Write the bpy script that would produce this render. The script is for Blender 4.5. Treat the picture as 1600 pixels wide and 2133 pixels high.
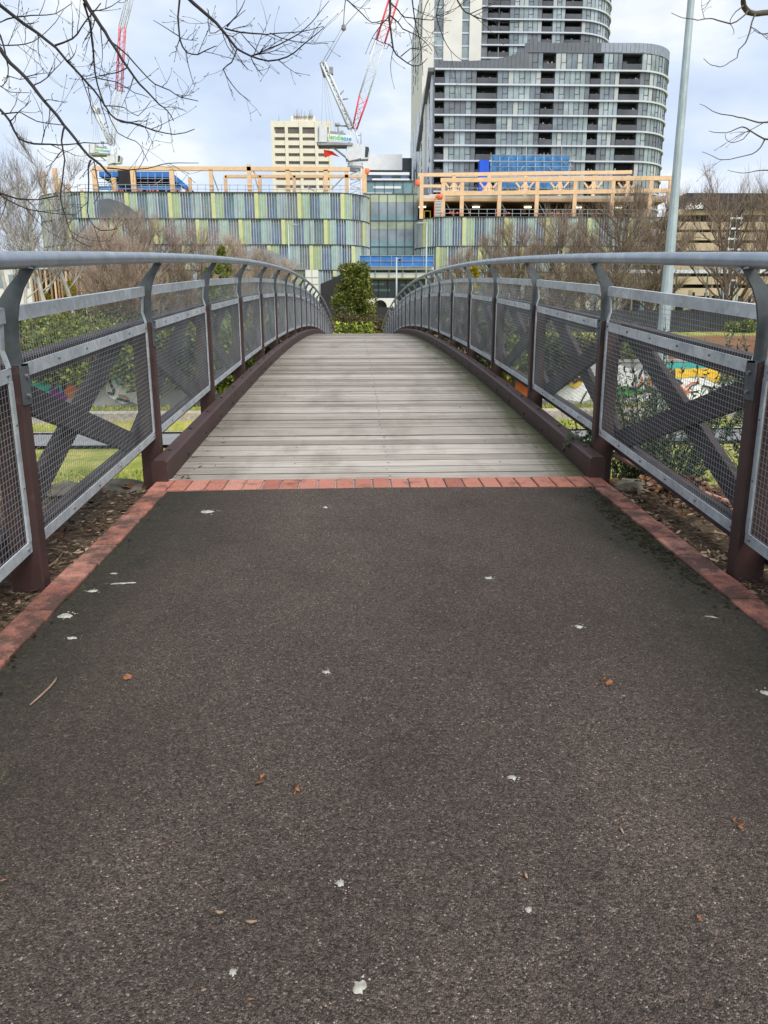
import bpy, math, random
from mathutils import Vector, Matrix, noise as mnoise
R = math.radians
scene = bpy.context.scene
col = scene.collection
for o in list(bpy.data.objects):
    bpy.data.objects.remove(o)
random.seed(7)

# ------------------------------------------------------------------ camera (eye at z = 0)
F_PX, PITCH, YAW, ROLL, CX = 1560.0, R(13.8), R(-2.085), R(-0.15), -0.139
cam_d = bpy.data.cameras.new('camera')
cam_d.sensor_fit = 'HORIZONTAL'; cam_d.sensor_width = 36.0
cam_d.lens = 36.0 * F_PX / 1600.0
cam_d.clip_start = 0.05; cam_d.clip_end = 3000
cam = bpy.data.objects.new('camera', cam_d)
CAM_M = Matrix.Rotation(YAW, 4, 'Z') @ Matrix.Rotation(R(90) - PITCH, 4, 'X') @ Matrix.Rotation(ROLL, 4, 'Z')
cam.matrix_world = Matrix.Translation((CX, 0, 0)) @ CAM_M
col.objects.link(cam); scene.camera = cam
def ray(px, py):
    return CAM_M.to_3x3() @ Vector(((px - 800) / F_PX, -(py - 1066.5) / F_PX, -1.0))
def P(px, py, Y):                       # photo pixel -> point at distance Y along the bridge
    d = ray(px, py); t = Y / d.y
    return Vector((CX + d.x * t, Y, d.z * t))
def PZ(px, py, Z):
    d = ray(px, py); t = Z / d.z
    return Vector((CX + d.x * t, d.y * t, Z))
def PX(px, Y, py=None):                  # py: the height in the photo at which px was read
    if py is None:
        py = 683
        for lo, hi, v_ in ((80, 110, 560), (110, 131, 430), (131, 168, 290), (168, 172, 350), (188, 193, 60), (199, 203, 340), (280, 300, 320)):
            if lo <= Y < hi: py = v_
    return P(px, py, Y).x
def PH(py, Y, px=800): return P(px, py, Y).z

# ------------------------------------------------------------------ sky, sun, exposure
w = bpy.data.worlds.new('World'); scene.world = w; w.use_nodes = True
nt = w.node_tree; nt.nodes.clear()
SUN_EL, SUN_AZ = R(52), R(152)          # azimuth clockwise from +Y
out = nt.nodes.new('ShaderNodeOutputWorld'); bg = nt.nodes.new('ShaderNodeBackground')
sky = nt.nodes.new('ShaderNodeTexSky'); sky.sky_type = 'NISHITA'; sky.sun_disc = False
sky.sun_elevation = SUN_EL; sky.sun_rotation = SUN_AZ
tc = nt.nodes.new('ShaderNodeTexCoord'); mp = nt.nodes.new('ShaderNodeMapping')
mp.inputs['Scale'].default_value = (1.0, 1.0, 2.4); mp.inputs['Location'].default_value = (3.1, 1.7, 0.4)
nz = nt.nodes.new('ShaderNodeTexNoise'); nz.inputs['Scale'].default_value = 4.2; nz.inputs['Detail'].default_value = 6; nz.inputs['Roughness'].default_value = 0.52
rp = nt.nodes.new('ShaderNodeValToRGB')
e = rp.color_ramp.elements
e[0].position = 0.33; e[0].color = (5.2, 6.2, 7.9, 1); e[1].position = 0.60; e[1].color = (8.3, 8.6, 8.9, 1)
x_ = e.new(0.5); x_.color = (6.5, 7.3, 8.5, 1)
mx = nt.nodes.new('ShaderNodeMix'); mx.data_type = 'RGBA'; mx.inputs[0].default_value = 0.88
nt.links.new(tc.outputs['Generated'], mp.inputs[0]); nt.links.new(mp.outputs[0], nz.inputs['Vector'])
nt.links.new(nz.outputs['Fac'], rp.inputs[0]); nt.links.new(sky.outputs[0], mx.inputs[6]); nt.links.new(rp.outputs[0], mx.inputs[7])
nt.links.new(mx.outputs[2], bg.inputs[0]); bg.inputs[1].default_value = 0.1; nt.links.new(bg.outputs[0], out.inputs[0])
sd = bpy.data.lights.new('sun', 'SUN'); sd.energy = 3.0; sd.angle = R(34); sd.color = (1.0, 0.95, 0.88)
so = bpy.data.objects.new('sun', sd); col.objects.link(so)
so.rotation_euler = (R(90) - SUN_EL, 0, math.pi - SUN_AZ)
so.location = (0, 0, 40)
vs = scene.view_settings; vs.view_transform = 'Standard'; vs.look = 'None'; vs.gamma = 1; vs.use_curve_mapping = False
vs.exposure = 0.36
scene.cycles.max_bounces = 6; scene.cycles.transparent_max_bounces = 8

# ------------------------------------------------------------------ materials
class NT:
    def __init__(s, name):
        m = bpy.data.materials.new(name); m.use_nodes = True; s.m = m; s.t = m.node_tree
        s.b = s.t.nodes['Principled BSDF']; s._o = None
    def n(s, ty, **k):
        nd = s.t.nodes.new(ty)
        for a, v in k.items():
            if a in nd.inputs: nd.inputs[a].default_value = v
            else: setattr(nd, a, v)
        return nd
    def l(s, a, b): s.t.links.new(a, b)
    def co(s, scale=(1, 1, 1)):
        if s._o is None: s._o = s.n('ShaderNodeTexCoord').outputs['Object']
        if scale == (1, 1, 1): return s._o
        mp = s.n('ShaderNodeMapping'); mp.inputs['Scale'].default_value = scale; s.l(s._o, mp.inputs[0]); return mp.outputs[0]
    def noise(s, sc, det=3, rough=.55, vec=None):
        nd = s.n('ShaderNodeTexNoise'); nd.inputs['Scale'].default_value = sc; nd.inputs['Detail'].default_value = det; nd.inputs['Roughness'].default_value = rough
        s.l(vec or s.co(), nd.inputs['Vector']); return nd.outputs['Fac']
    def vor(s, sc, feat='F1', vec=None):
        nd = s.n('ShaderNodeTexVoronoi'); nd.feature = feat; nd.inputs['Scale'].default_value = sc
        s.l(vec or s.co(), nd.inputs['Vector']); return nd
    def ramp(s, fac, stops, interp='LINEAR'):
        nd = s.n('ShaderNodeValToRGB'); el = nd.color_ramp.elements; nd.color_ramp.interpolation = interp
        while len(el) > 1: el.remove(el[-1])
        for i, (p, c) in enumerate(stops):
            q = el[0] if i == 0 else el.new(p)
            q.position = p; q.color = (*c, 1) if len(c) == 3 else c
        s.l(fac, nd.inputs[0]); return nd.outputs[0]
    def mix(s, fac, a, b, mode='MIX'):
        nd = s.n('ShaderNodeMix'); nd.data_type = 'RGBA'; nd.blend_type = mode
        for i, v in ((0, fac), (6, a), (7, b)):
            if hasattr(v, 'links'): s.l(v, nd.inputs[i])
            elif i == 0: nd.inputs[0].default_value = v
            else: nd.inputs[i].default_value = (*v, 1)
        return nd.outputs[2]
    def math(s, op, a, b=0.0, clamp=False):
        nd = s.n('ShaderNodeMath'); nd.operation = op; nd.use_clamp = clamp
        for i, v in ((0, a), (1, b)):
            if hasattr(v, 'links'): s.l(v, nd.inputs[i])
            else: nd.inputs[i].default_value = v
        return nd.outputs[0]
    def sep(s):
        nd = s.n('ShaderNodeSeparateXYZ'); s.l(s.co(), nd.inputs[0]); return nd.outputs
    def island(s): return s.n('ShaderNodeNewGeometry').outputs['Random Per Island']
    def bump(s, h, strength=.4, dist=.01):
        nd = s.n('ShaderNodeBump'); nd.inputs['Strength'].default_value = strength; nd.inputs['Distance'].default_value = dist
        s.l(h, nd.inputs['Height']); s.l(nd.outputs[0], s.b.inputs['Normal'])
    def col(s, c):
        if hasattr(c, 'links'): s.l(c, s.b.inputs['Base Color'])
        else: s.b.inputs['Base Color'].default_value = (*c, 1)
    def set(s, rough=.6, metal=0.0, spec=.5):
        s.b.inputs['Roughness'].default_value = rough; s.b.inputs['Metallic'].default_value = metal
        s.b.inputs['Specular IOR Level'].default_value = spec; return s

def simple(name, c, rough=.7, metal=0.0, spec=.4, var=.25, sc=4.0):
    k = NT(name); k.set(rough, metal, spec)
    f = k.noise(sc, 4)
    k.col(k.ramp(f, [(.3, tuple(v * (1 - var) for v in c)), (.7, tuple(min(1, v * (1 + var)) for v in c))]))
    return k.m
def islandmat(name, stops, rough=.7, spec=.3, nsc=3.0, namt=.35, metal=0.0):
    k = NT(name); k.set(rough, metal, spec)
    c = k.ramp(k.island(), stops)
    f = k.ramp(k.noise(nsc, 3), [(.3, (1 - namt,) * 3), (.7, (1 + namt * .4,) * 3)])
    k.col(k.mix(1.0, c, f, 'MULTIPLY')); return k.m
M = {}
# asphalt path
k = NT('asphalt'); k.set(.85, 0, .35)
v = k.vor(290); cellc = k.n('ShaderNodeSeparateColor'); k.l(v.outputs['Color'], cellc.inputs[0])
base = k.ramp(cellc.outputs[0], [(0, (.024, .0175, .0140)), (.25, (.060, .0455, .0365)), (.7, (.103, .0785, .0645)), (.94, (.152, .119, .098)), (.985, (.215, .18, .146)), (1, (.38, .33, .27))])
fine = k.ramp(k.noise(420, 2), [(.3, (.55, .55, .55)), (.7, (1.35, 1.33, 1.3))])
base = k.mix(1, base, fine, 'MULTIPLY')
big = k.ramp(k.noise(1.4, 6, .68, k.co((1, .6, 1))), [(.26, (.60, .585, .57)), (.42, (.88, .87, .86)), (.56, (1.04, 1.03, 1.02)), (.74, (1.36, 1.34, 1.32))])
base = k.mix(k.ramp(k.noise(4.5, 6, .72), [(.56, (0, 0, 0)), (.70, (.42, .42, .42))]), base, (.036, .030, .026))
base = k.mix(1, base, k.ramp(k.noise(75, 3, .6), [(.3, (.72, .72, .72)), (.7, (1.25, 1.25, 1.25))]), 'MULTIPLY')
base = k.mix(1, base, big, 'MULTIPLY')
tan = k.ramp(k.vor(48).outputs['Distance'], [(0, (1, 1, 1)), (.055, (1, 1, 1)), (.075, (0, 0, 0))])
pick = k.vor(48); pc = k.n('ShaderNodeSeparateColor'); k.l(pick.outputs['Color'], pc.inputs[0])
tm = k.math('MULTIPLY', k.n('ShaderNodeRGBToBW').outputs[0] if 0 else tan, k.math('GREATER_THAN', pc.outputs[1], .86))
base = k.mix(k.math('MULTIPLY', tm, .7), base, (.36, .27, .17))
X, Y_, Z_ = k.sep()
wob = k.noise(1.9, 6, .72, k.co((1, .55, 1)))
edge = k.math('ADD', k.math('ABSOLUTE', X), k.math('MULTIPLY', k.math('SUBTRACT', wob, .5), 1.0))
er = k.ramp(k.math('MULTIPLY', edge, .5), [(0, (0, 0, 0)), (.27, (0, 0, 0)), (.45, (.45, .45, .45)), (.58, (1, 1, 1))])
mz = k.math('MULTIPLY', k.ramp(k.math('MULTIPLY', k.math('ADD', X, k.math('MULTIPLY', k.math('SUBTRACT', wob, .5), .55)), .5), [(0, (0, 0, 0)), (.40, (0, 0, 0)), (.54, (1, 1, 1))]), k.ramp(k.math('MULTIPLY', Y_, .2), [(0, (.35, .35, .35)), (.42, (.35, .35, .35)), (.60, (1, 1, 1)), (1, (1, 1, 1))]))
er = k.math('MAXIMUM', er, k.math('MULTIPLY', mz, 1.15), True)
mossn = k.ramp(k.noise(60, 4, .7), [(.40, (.018, .016, .013)), (.58, (.038, .036, .020)), (.72, (.085, .072, .032))])
base = k.mix(k.math('MULTIPLY', er, .88), base, mossn)
k.col(base)
h1 = k.math('ADD', k.math('MULTIPLY', v.outputs['Distance'], -1.0), k.math('MULTIPLY', k.noise(75, 3), 1.3))
k.bump(h1, .8, .009)
M['asphalt'] = k.m
# brick edging
def brickmat(name, lo, hi, amt):
    k = NT(name); k.set(.9, 0, .2)
    c = k.ramp(k.island(), [(0, (.25, .10, .075)), (.2, (.36, .145, .11)), (.5, (.43, .19, .145)), (.8, (.40, .165, .12)), (1, (.48, .24, .19))])
    st = k.noise(7, 6, .7)
    c = k.mix(k.ramp(st, [(lo, (0, 0, 0)), (hi, (amt,) * 3)]), c, (.062, .043, .038))
    c = k.mix(k.ramp(k.noise(23, 5, .75), [(.60, (0, 0, 0)), (.72, (.45, .45, .45))]), c, (.40, .33, .27))
    c = k.mix(1, c, k.ramp(k.noise(130, 4, .7), [(.3, (.66, .64, .62)), (.7, (1.22, 1.2, 1.18))]), 'MULTIPLY')
    k.col(c); k.bump(k.noise(180, 4, .7), .7, .005); return k.m
M['brick'] = brickmat('red_brick', .52, .68, .6); M['brick_stained'] = brickmat('stained_red_brick', .34, .56, .88)
# weathered deck
k = NT('weathered_timber'); k.set(.85, 0, .25)
isl = k.island()
comb = k.n('ShaderNodeVectorMath'); comb.operation = 'ADD'
cmb = k.n('ShaderNodeCombineXYZ'); k.l(k.math('MULTIPLY', isl, 37.0), cmb.inputs[0]); k.l(k.math('MULTIPLY', isl, 91.0), cmb.inputs[2])
mpn = k.n('ShaderNodeMapping'); mpn.inputs['Scale'].default_value = (1.3, 42, 6); k.l(k.co(), mpn.inputs[0])
k.l(mpn.outputs[0], comb.inputs[0]); k.l(cmb.outputs[0], comb.inputs[1])
gr = k.noise(1.6, 6, .62, comb.outputs[0])
c = k.ramp(isl, [(0, (.205, .183, .158)), (.3, (.295, .270, .238)), (.7, (.345, .318, .283)), (1, (.42, .392, .352))])
c = k.mix(1, c, k.ramp(gr, [(.28, (.42, .40, .38)), (.46, (.92, .91, .90)), (.7, (1.2, 1.2, 1.2))]), 'MULTIPLY')
blot = k.noise(2.6, 5, .65, k.co((1, .35, 1)))
c = k.mix(k.ramp(blot, [(.50, (0, 0, 0)), (.70, (.42, .42, .42))]), c, (.115, .098, .083))
X, Y_, Z_ = k.sep()
ms = k.math('ADD', X, k.math('MULTIPLY', k.math('SUBTRACT', k.noise(7, 6, .8, k.co((1, .12, 1))), .5), .5))
mm = k.ramp(k.math('MULTIPLY', ms, .5), [(0, (0, 0, 0)), (.34, (0, 0, 0)), (.49, (.28, .28, .28)), (.58, (.92, .92, .92))])
c = k.mix(mm, c, (.062, .066, .026))
ml = k.ramp(k.math('MULTIPLY', ms, -.5), [(0, (0, 0, 0)), (.36, (0, 0, 0)), (.66, (.62, .62, .62))])
c = k.mix(ml, c, (.09, .075, .06))
k.col(c); k.bump(gr, .35, .006); M['deck'] = k.m
# brown painted timber
k = NT('brown_timber'); k.set(.55, 0, .4)
c = k.ramp(k.noise(3, 5, .6), [(.3, (.036, .0175, .0155)), (.7, (.062, .032, .029))])
sc_ = k.ramp(k.noise(14, 5, .75), [(.60, (0, 0, 0)), (.76, (.45, .45, .45))])
c = k.mix(sc_, c, (.15, .115, .10))
c = k.mix(k.ramp(k.noise(60, 4, .8), [(.66, (0, 0, 0)), (.72, (.6, .6, .6))]), c, (.20, .17, .15))
k.col(c); k.bump(k.noise(1.5, 4, .6, k.co((30, 2, 30))), .15, .004); M['brown'] = k.m
M['deck_edge'] = simple('grime_and_gap_shade', (.085, .072, .061), .9, 0, .2, .5, 9)  # edge grime plus painted gap shade, so the plank gaps read as dark lines
k = NT('brown_timber_brace'); k.set(.75, 0, .3)
k.col(k.ramp(k.noise(6, 5, .65), [(.3, (.026, .019, .020)), (.7, (.066, .050, .051))])); M['brace'] = k.m
# galvanised steel
k = NT('galvanised_steel'); k.set(.5, .35, .5)
f = k.vor(38); fs = k.n('ShaderNodeSeparateColor'); k.l(f.outputs['Color'], fs.inputs[0])
c = k.ramp(fs.outputs[0], [(0, (.42, .455, .475)), (1, (.53, .57, .59))])
c = k.mix(1, c, k.ramp(k.noise(5, 5, .65), [(.3, (.72, .72, .73)), (.7, (1.2, 1.2, 1.2))]), 'MULTIPLY')
k.col(c); M['galv'] = k.m
k = NT('handrail_steel'); k.set(.42, .7, .5)
c = k.ramp(k.noise(7, 6, .7), [(.3, (.25, .285, .33)), (.55, (.34, .385, .44)), (.75, (.46, .52, .55))])
c = k.mix(k.ramp(k.noise(5, 6, .8, k.co((3, 1.2, 3))), [(.60, (0, 0, 0)), (.68, (.55, .55, .55))]), c, (.52, .56, .57))
c = k.mix(k.ramp(k.noise(11, 5, .75, k.co((1, 1, 1))), [(.64, (0, 0, 0)), (.74, (.6, .6, .6))]), c, (.12, .13, .14))
k.col(c); M['rail'] = k.m
k = NT('bracket_steel'); k.set(.6, .25, .45)
k.col(k.ramp(k.noise(8, 5, .65), [(.3, (.050, .058, .063)), (.7, (.115, .128, .135))])); M['bracket'] = k.m
k = NT('mesh_wire'); k.set(.5, .35, .5)
k.col(k.ramp(k.noise(3, 3), [(.3, (.19, .205, .22)), (.7, (.31, .335, .355))])); M['wire'] = k.m
M['bolt'] = simple('bolt_steel', (.22, .22, .23), .4, .6, .5, .3, 40)
# ground
k = NT('park_ground'); k.set(.95, 0, .1)
X, Y_, Z_ = k.sep()
g = k.ramp(k.noise(1.1, 6, .65), [(.25, (.12, .15, .035)), (.43, (.23, .27, .06)), (.55, (.36, .35, .10)), (.68, (.46, .40, .19))])
g = k.mix(1, g, k.ramp(k.noise(34, 4, .7), [(.3, (.45, .48, .4)), (.7, (1.35, 1.3, 1.2))]), 'MULTIPLY')
mu = k.ramp(k.noise(26, 5, .75), [(.3, (.022, .015, .010)), (.5, (.075, .052, .034)), (.7, (.19, .14, .095))])
near = k.math('SUBTRACT', k.math('ADD', k.math('ABSOLUTE', X), k.math('MULTIPLY', Y_, .32)), k.math('MULTIPLY', k.noise(1.7, 4), .9))
nm = k.ramp(k.math('MULTIPLY', near, .2), [(.0, (1, 1, 1)), (.66, (1, 1, 1)), (.74, (0, 0, 0))])
c = k.mix(nm, g, mu)
bank = k.ramp(k.noise(.45, 6, .7), [(.3, (.11, .055, .028)), (.5, (.23, .105, .05)), (.62, (.14, .13, .04)), (.75, (.29, .16, .085))])
bm = k.ramp(k.math('ADD', k.math('DIVIDE', Y_, 100.0), k.math('MULTIPLY', k.noise(.4, 3), .04)), [(.33, (0, 0, 0)), (.34, (1, 1, 1)), (.455, (1, 1, 1)), (.475, (0, 0, 0))])
c = k.mix(bm, c, bank)
k.col(c); k.bump(k.noise(40, 4, .7), .7, .03); M['ground'] = k.m
M['concrete'] = simple('concrete', (.34, .34, .34), .85, 0, .2, .2, 6)
M['creekpath'] = simple('pale_concrete_path', (.21, .215, .22), .85, 0, .2, .12, 2)
k = NT('stone_pitching'); k.set(.9, 0, .2)
v = k.vor(2.6); d = k.vor(2.6, 'DISTANCE_TO_EDGE')
fs = k.n('ShaderNodeSeparateColor'); k.l(v.outputs['Color'], fs.inputs[0])
c = k.ramp(fs.outputs[0], [(0, (.30, .29, .27)), (.5, (.42, .36, .26)), (.8, (.40, .38, .35)), (1, (.50, .36, .16))])
c = k.mix(k.ramp(d.outputs['Distance'], [(0, (1, 1, 1)), (.06, (0, 0, 0))]), c, (.42, .40, .36))
c = k.mix(1, c, k.ramp(k.noise(8, 5, .7), [(.3, (.6, .6, .6)), (.7, (1.2, 1.2, 1.2))]), 'MULTIPLY')
k.col(c); M['stone'] = k.m
M['mossdk'] = simple('dark_moss', (.022, .021, .012), .95, 0, .05, .4, 50); M['mossgr'] = simple('olive_moss', (.040, .042, .014), .95, 0, .05, .4, 50)
M['rock'] = simple('grey_rock', (.14, .125, .095), .9, 0, .2, .45, 12)
M['pvc'] = simple('terracotta_pipe', (.46, .26, .19), .6, 0, .3, .2, 20)
M['chip'] = islandmat('bark_chips', [(0, (.03, .02, .014)), (.35, (.085, .055, .035)), (.7, (.20, .14, .09)), (1, (.36, .28, .20))], .9, .15)
M['redleaf'] = islandmat('dry_leaves', [(0, (.06, .025, .014)), (.5, (.17, .07, .035)), (1, (.30, .16, .08))], .8, .2)
M['grass'] = islandmat('grass_blades', [(0, (.11, .16, .03)), (.45, (.23, .28, .05)), (.8, (.40, .39, .10)), (1, (.52, .45, .20))], .8, .2)
M['twig'] = simple('dry_twig', (.24, .17, .12), .85, 0, .2, .3, 30)
M['dropping'] = simple('bird_dropping', (.33, .325, .28), .85, 0, .15, .45, 45)
# foliage and bark
def leafmat(name, stops, rough=.55, spec=.4):
    k = NT(name); k.set(rough, 0, spec); k.col(k.ramp(k.island(), stops))
    return k.m
M['rosemary'] = leafmat('rosemary_leaf', [(0, (.022, .042, .014)), (.6, (.062, .10, .038)), (.9, (.12, .16, .07)), (1, (.18, .20, .11))])
M['rosestem'] = simple('rosemary_stem', (.07, .065, .04), .9, 0, .1, .3, 20)
M['flower'] = simple('mauve_flower', (.36, .34, .58), .7, 0, .2, .2, 30)
M['evergreen'] = leafmat('evergreen_leaf', [(0, (.035, .055, .010)), (.45, (.10, .135, .022)), (.8, (.19, .21, .035)), (1, (.34, .29, .06))])
M['yucca'] = leafmat('strap_leaf', [(0, (.14, .22, .02)), (.5, (.32, .43, .04)), (.8, (.52, .58, .10)), (1, (.66, .64, .20))])
M['hedge'] = leafmat('hedge_leaf', [(0, (.030, .032, .012)), (.5, (.075, .07, .022)), (.8, (.12, .085, .035)), (1, (.17, .10, .05))])
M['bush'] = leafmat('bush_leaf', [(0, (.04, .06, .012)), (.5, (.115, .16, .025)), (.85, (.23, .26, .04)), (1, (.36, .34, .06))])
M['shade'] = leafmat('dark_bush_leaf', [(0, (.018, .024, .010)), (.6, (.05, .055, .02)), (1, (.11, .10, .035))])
M['yellow'] = leafmat('yellow_leaf', [(0, (.14, .13, .012)), (.5, (.38, .30, .02)), (1, (.58, .44, .04))])
M['conifer'] = leafmat('conifer_leaf', [(0, (.035, .055, .006)), (.5, (.10, .14, .012)), (.85, (.22, .24, .02)), (1, (.34, .30, .03))])
M['redtwig'] = islandmat('red_brown_twig', [(0, (.25, .18, .14)), (.5, (.43, .335, .27)), (1, (.57, .48, .40))], .9, .1)
M['browntwig'] = islandmat('brown_twig', [(0, (.16, .12, .088)), (.5, (.32, .245, .185)), (1, (.46, .37, .29))], .9, .1)
M['redlimb'] = simple('red_brown_limb', (.24, .16, .125), .9, 0, .1, .3, 4); M['brownlimb'] = simple('brown_limb', (.19, .145, .115), .9, 0, .1, .3, 4)
M['birch'] = simple('birch_bark', (.47, .45, .42), .8, 0, .2, .22, 3)
M['birchtwig'] = islandmat('birch_twig', [(0, (.17, .14, .13)), (.5, (.30, .27, .25)), (1, (.44, .41, .38))], .9, .1)
M['darkbark'] = simple('dark_branch_bark', (.030, .026, .026), .85, 0, .25, .35, 20)
M['greybark'] = simple('grey_branch_bark', (.10, .085, .065), .85, 0, .25, .3, 20)
# buildings
def glass(name, c, rough=.12, metal=.0, spec=.6):
    k = NT(name); k.set(rough, metal, spec)
    k.col(k.mix(1, c, k.ramp(k.noise(.35, 4), [(.3, (.65, .65, .65)), (.7, (1.3, 1.3, 1.3))]), 'MULTIPLY')); return k.m
M['gl_blue'] = glass('blue_glass', (.17, .23, .36), .35)
M['gl_slate'] = glass('slate_glass', (.21, .255, .29), .35)
M['fin_yellow'] = simple('yellow_fin', (.50, .52, .27), .5, 0, .4, .08, 1)
M['fin_green'] = simple('olive_green_fin', (.31, .40, .215), .5, 0, .4, .1, 1)
M['fin_teal'] = simple('pale_teal_fin', (.30, .42, .39), .45, 0, .4, .1, 1)
M['fin_grey'] = simple('blue_grey_fin', (.25, .33, .39), .45, 0, .4, .1, 1)
M['fin_pale'] = simple('pale_metal_fin', (.52, .55, .55), .5, .1, .4, .1, 1)
M['dkframe'] = simple('dark_frame', (.045, .05, .055), .5, 0, .4, .2, 2)
M['gl_sea'] = glass('sea_green_glass', (.15, .24, .25))
M['gl_olive'] = glass('olive_spandrel_glass', (.31, .36, .26))
M['gl_dark'] = glass('dark_glass', (.035, .045, .055))
M['gl_teal2'] = glass('light_teal_glass', (.17, .29, .32))
M['timber'] = simple('laminated_timber', (.69, .47, .28), .65, 0, .3, .1, 1.5)
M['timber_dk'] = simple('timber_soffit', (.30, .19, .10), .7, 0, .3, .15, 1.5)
M['white'] = simple('white_paint', (.72, .73, .74), .6, 0, .4, .06, .6)
M['offwhite'] = simple('offwhite_cladding', (.62, .62, .60), .7, 0, .3, .06, .4)
M['slabw'] = simple('white_slab_edge', (.52, .55, .60), .6, 0, .4, .05, .5)
M['cream'] = simple('cream_concrete', (.70, .655, .55), .8, 0, .2, .06, .25)
M['creamtower'] = simple('cream_tower_panel', (.66, .645, .59), .75, 0, .2, .06, .2)
M['winbrown'] = glass('brown_window', (.13, .11, .085), .3)
M['tw1'] = glass('tower_glass_grey', (.18, .215, .24))
M['tw2'] = glass('tower_glass_pale', (.31, .37, .39))
M['tw3'] = glass('tower_panel_dark', (.125, .14, .155), .4)
M['tw4'] = glass('tower_glass_green', (.24, .295, .30))
M['balc'] = simple('balcony_dark', (.05, .052, .056), .8, 0, .2, .3, 1)
M['balus'] = glass('balustrade_glass', (.07, .072, .078), .25)
M['curtain'] = simple('pale_curtain', (.42, .44, .43), .9, 0, .1, .1, 2)
M['sidepanel'] = simple('pale_side_panel', (.68, .70, .76), .6, 0, .3, .08, .4)
M['parapet'] = simple('grey_parapet_metal', (.115, .125, .14), .5, .2, .4, .12, .6)
M['parapet2'] = simple('pale_parapet_metal', (.25, .28, .33), .5, .2, .4, .12, .6)
M['blue'] = simple('blue_sheeting', (.045, .17, .48), .6, 0, .3, .25, .7)
M['bluelt'] = simple('blue_mesh_sheeting', (.06, .19, .40), .7, 0, .2, .4, .9)
M['bluepan'] = simple('bright_blue_panel', (.015, .085, .55), .5, 0, .3, .1, .7)
M['scaf'] = simple('scaffold_pipe', (.36, .37, .38), .5, .3, .4, .2, 2)
M['black'] = simple('black_cladding', (.022, .021, .024), .6, 0, .3, .2, 1)
M['crane_w'] = simple('crane_white', (.62, .64, .64), .5, 0, .4, .1, 1)
M['crane_r'] = simple('crane_red', (.62, .05, .07), .5, 0, .4, .12, 1)
M['crane_g'] = simple('crane_grey', (.27, .28, .28), .6, .1, .4, .25, 1)
M['flag'] = simple('red_flag', (.62, .045, .03), .8, 0, .1, .1, 2)
M['orange'] = simple('orange_plastic', (.75, .16, .08), .6, 0, .3, .1, 2)
M['yellowp'] = simple('yellow_paint', (.60, .36, .02), .6, 0, .3, .1, 2)
M['beige'] = simple('beige_concrete', (.47, .38, .26), .85, 0, .2, .14, .5)
M['darkgap'] = simple('dark_interior', (.035, .033, .032), .9, 0, .1, .3, .5)
M['fenceblk'] = simple('black_fence_panel', (.030, .031, .034), .7, 0, .3, .25, 1)
M['polegrey'] = None
k = NT('galvanised_pole'); k.set(.55, .3, .45)
k.col(k.ramp(k.noise(2.5, 5, .7, k.co((1, 1, .5))), [(.3, (.30, .36, .38)), (.7, (.46, .53, .55))])); M['polegrey'] = k.m
M['canopy'] = simple('pale_canopy_metal', (.50, .56, .56), .5, .1, .4, .12, 1)
k = NT('sign_letters'); k.set(.5)
gz = k.n('ShaderNodeTexCoord').outputs['Generated']; sx = k.n('ShaderNodeSeparateXYZ'); k.l(gz, sx.inputs[0])
k.col(k.ramp(sx.outputs[0], [(0, (.16, .50, .05)), (.45, (.10, .50, .16)), (.75, (.02, .38, .55)), (1, (.02, .26, .62))])); M['letters'] = k.m
k = NT('work_light'); k.set(.5); k.col((.9, .85, .7)); k.b.inputs['Emission Color'].default_value = (1, .9, .65, 1); k.b.inputs['Emission Strength'].default_value = 2.2; M['light'] = k.m
def wallmat():
    k = NT('painted_wall'); k.set(.8, 0, .25)
    c = k.ramp(k.noise(.9, 4, .6), [(.35, (.30, .30, .29)), (.65, (.46, .46, .45))]); k.col(c); return k.m
M['gwall'] = wallmat()
for nm, c in dict(g_white=(.84, .84, .83), g_yellow=(.82, .50, .03), g_teal=(.05, .40, .38), g_purple=(.20, .04, .24), g_orange=(.70, .17, .05), g_blue=(.03, .10, .40), g_black=(.03, .03, .035), g_pink=(.50, .17, .20), g_green=(.10, .36, .08)).items():
    M[nm] = simple('spray_paint_' + nm[2:], c, .7, 0, .3, .18, 3)

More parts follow.
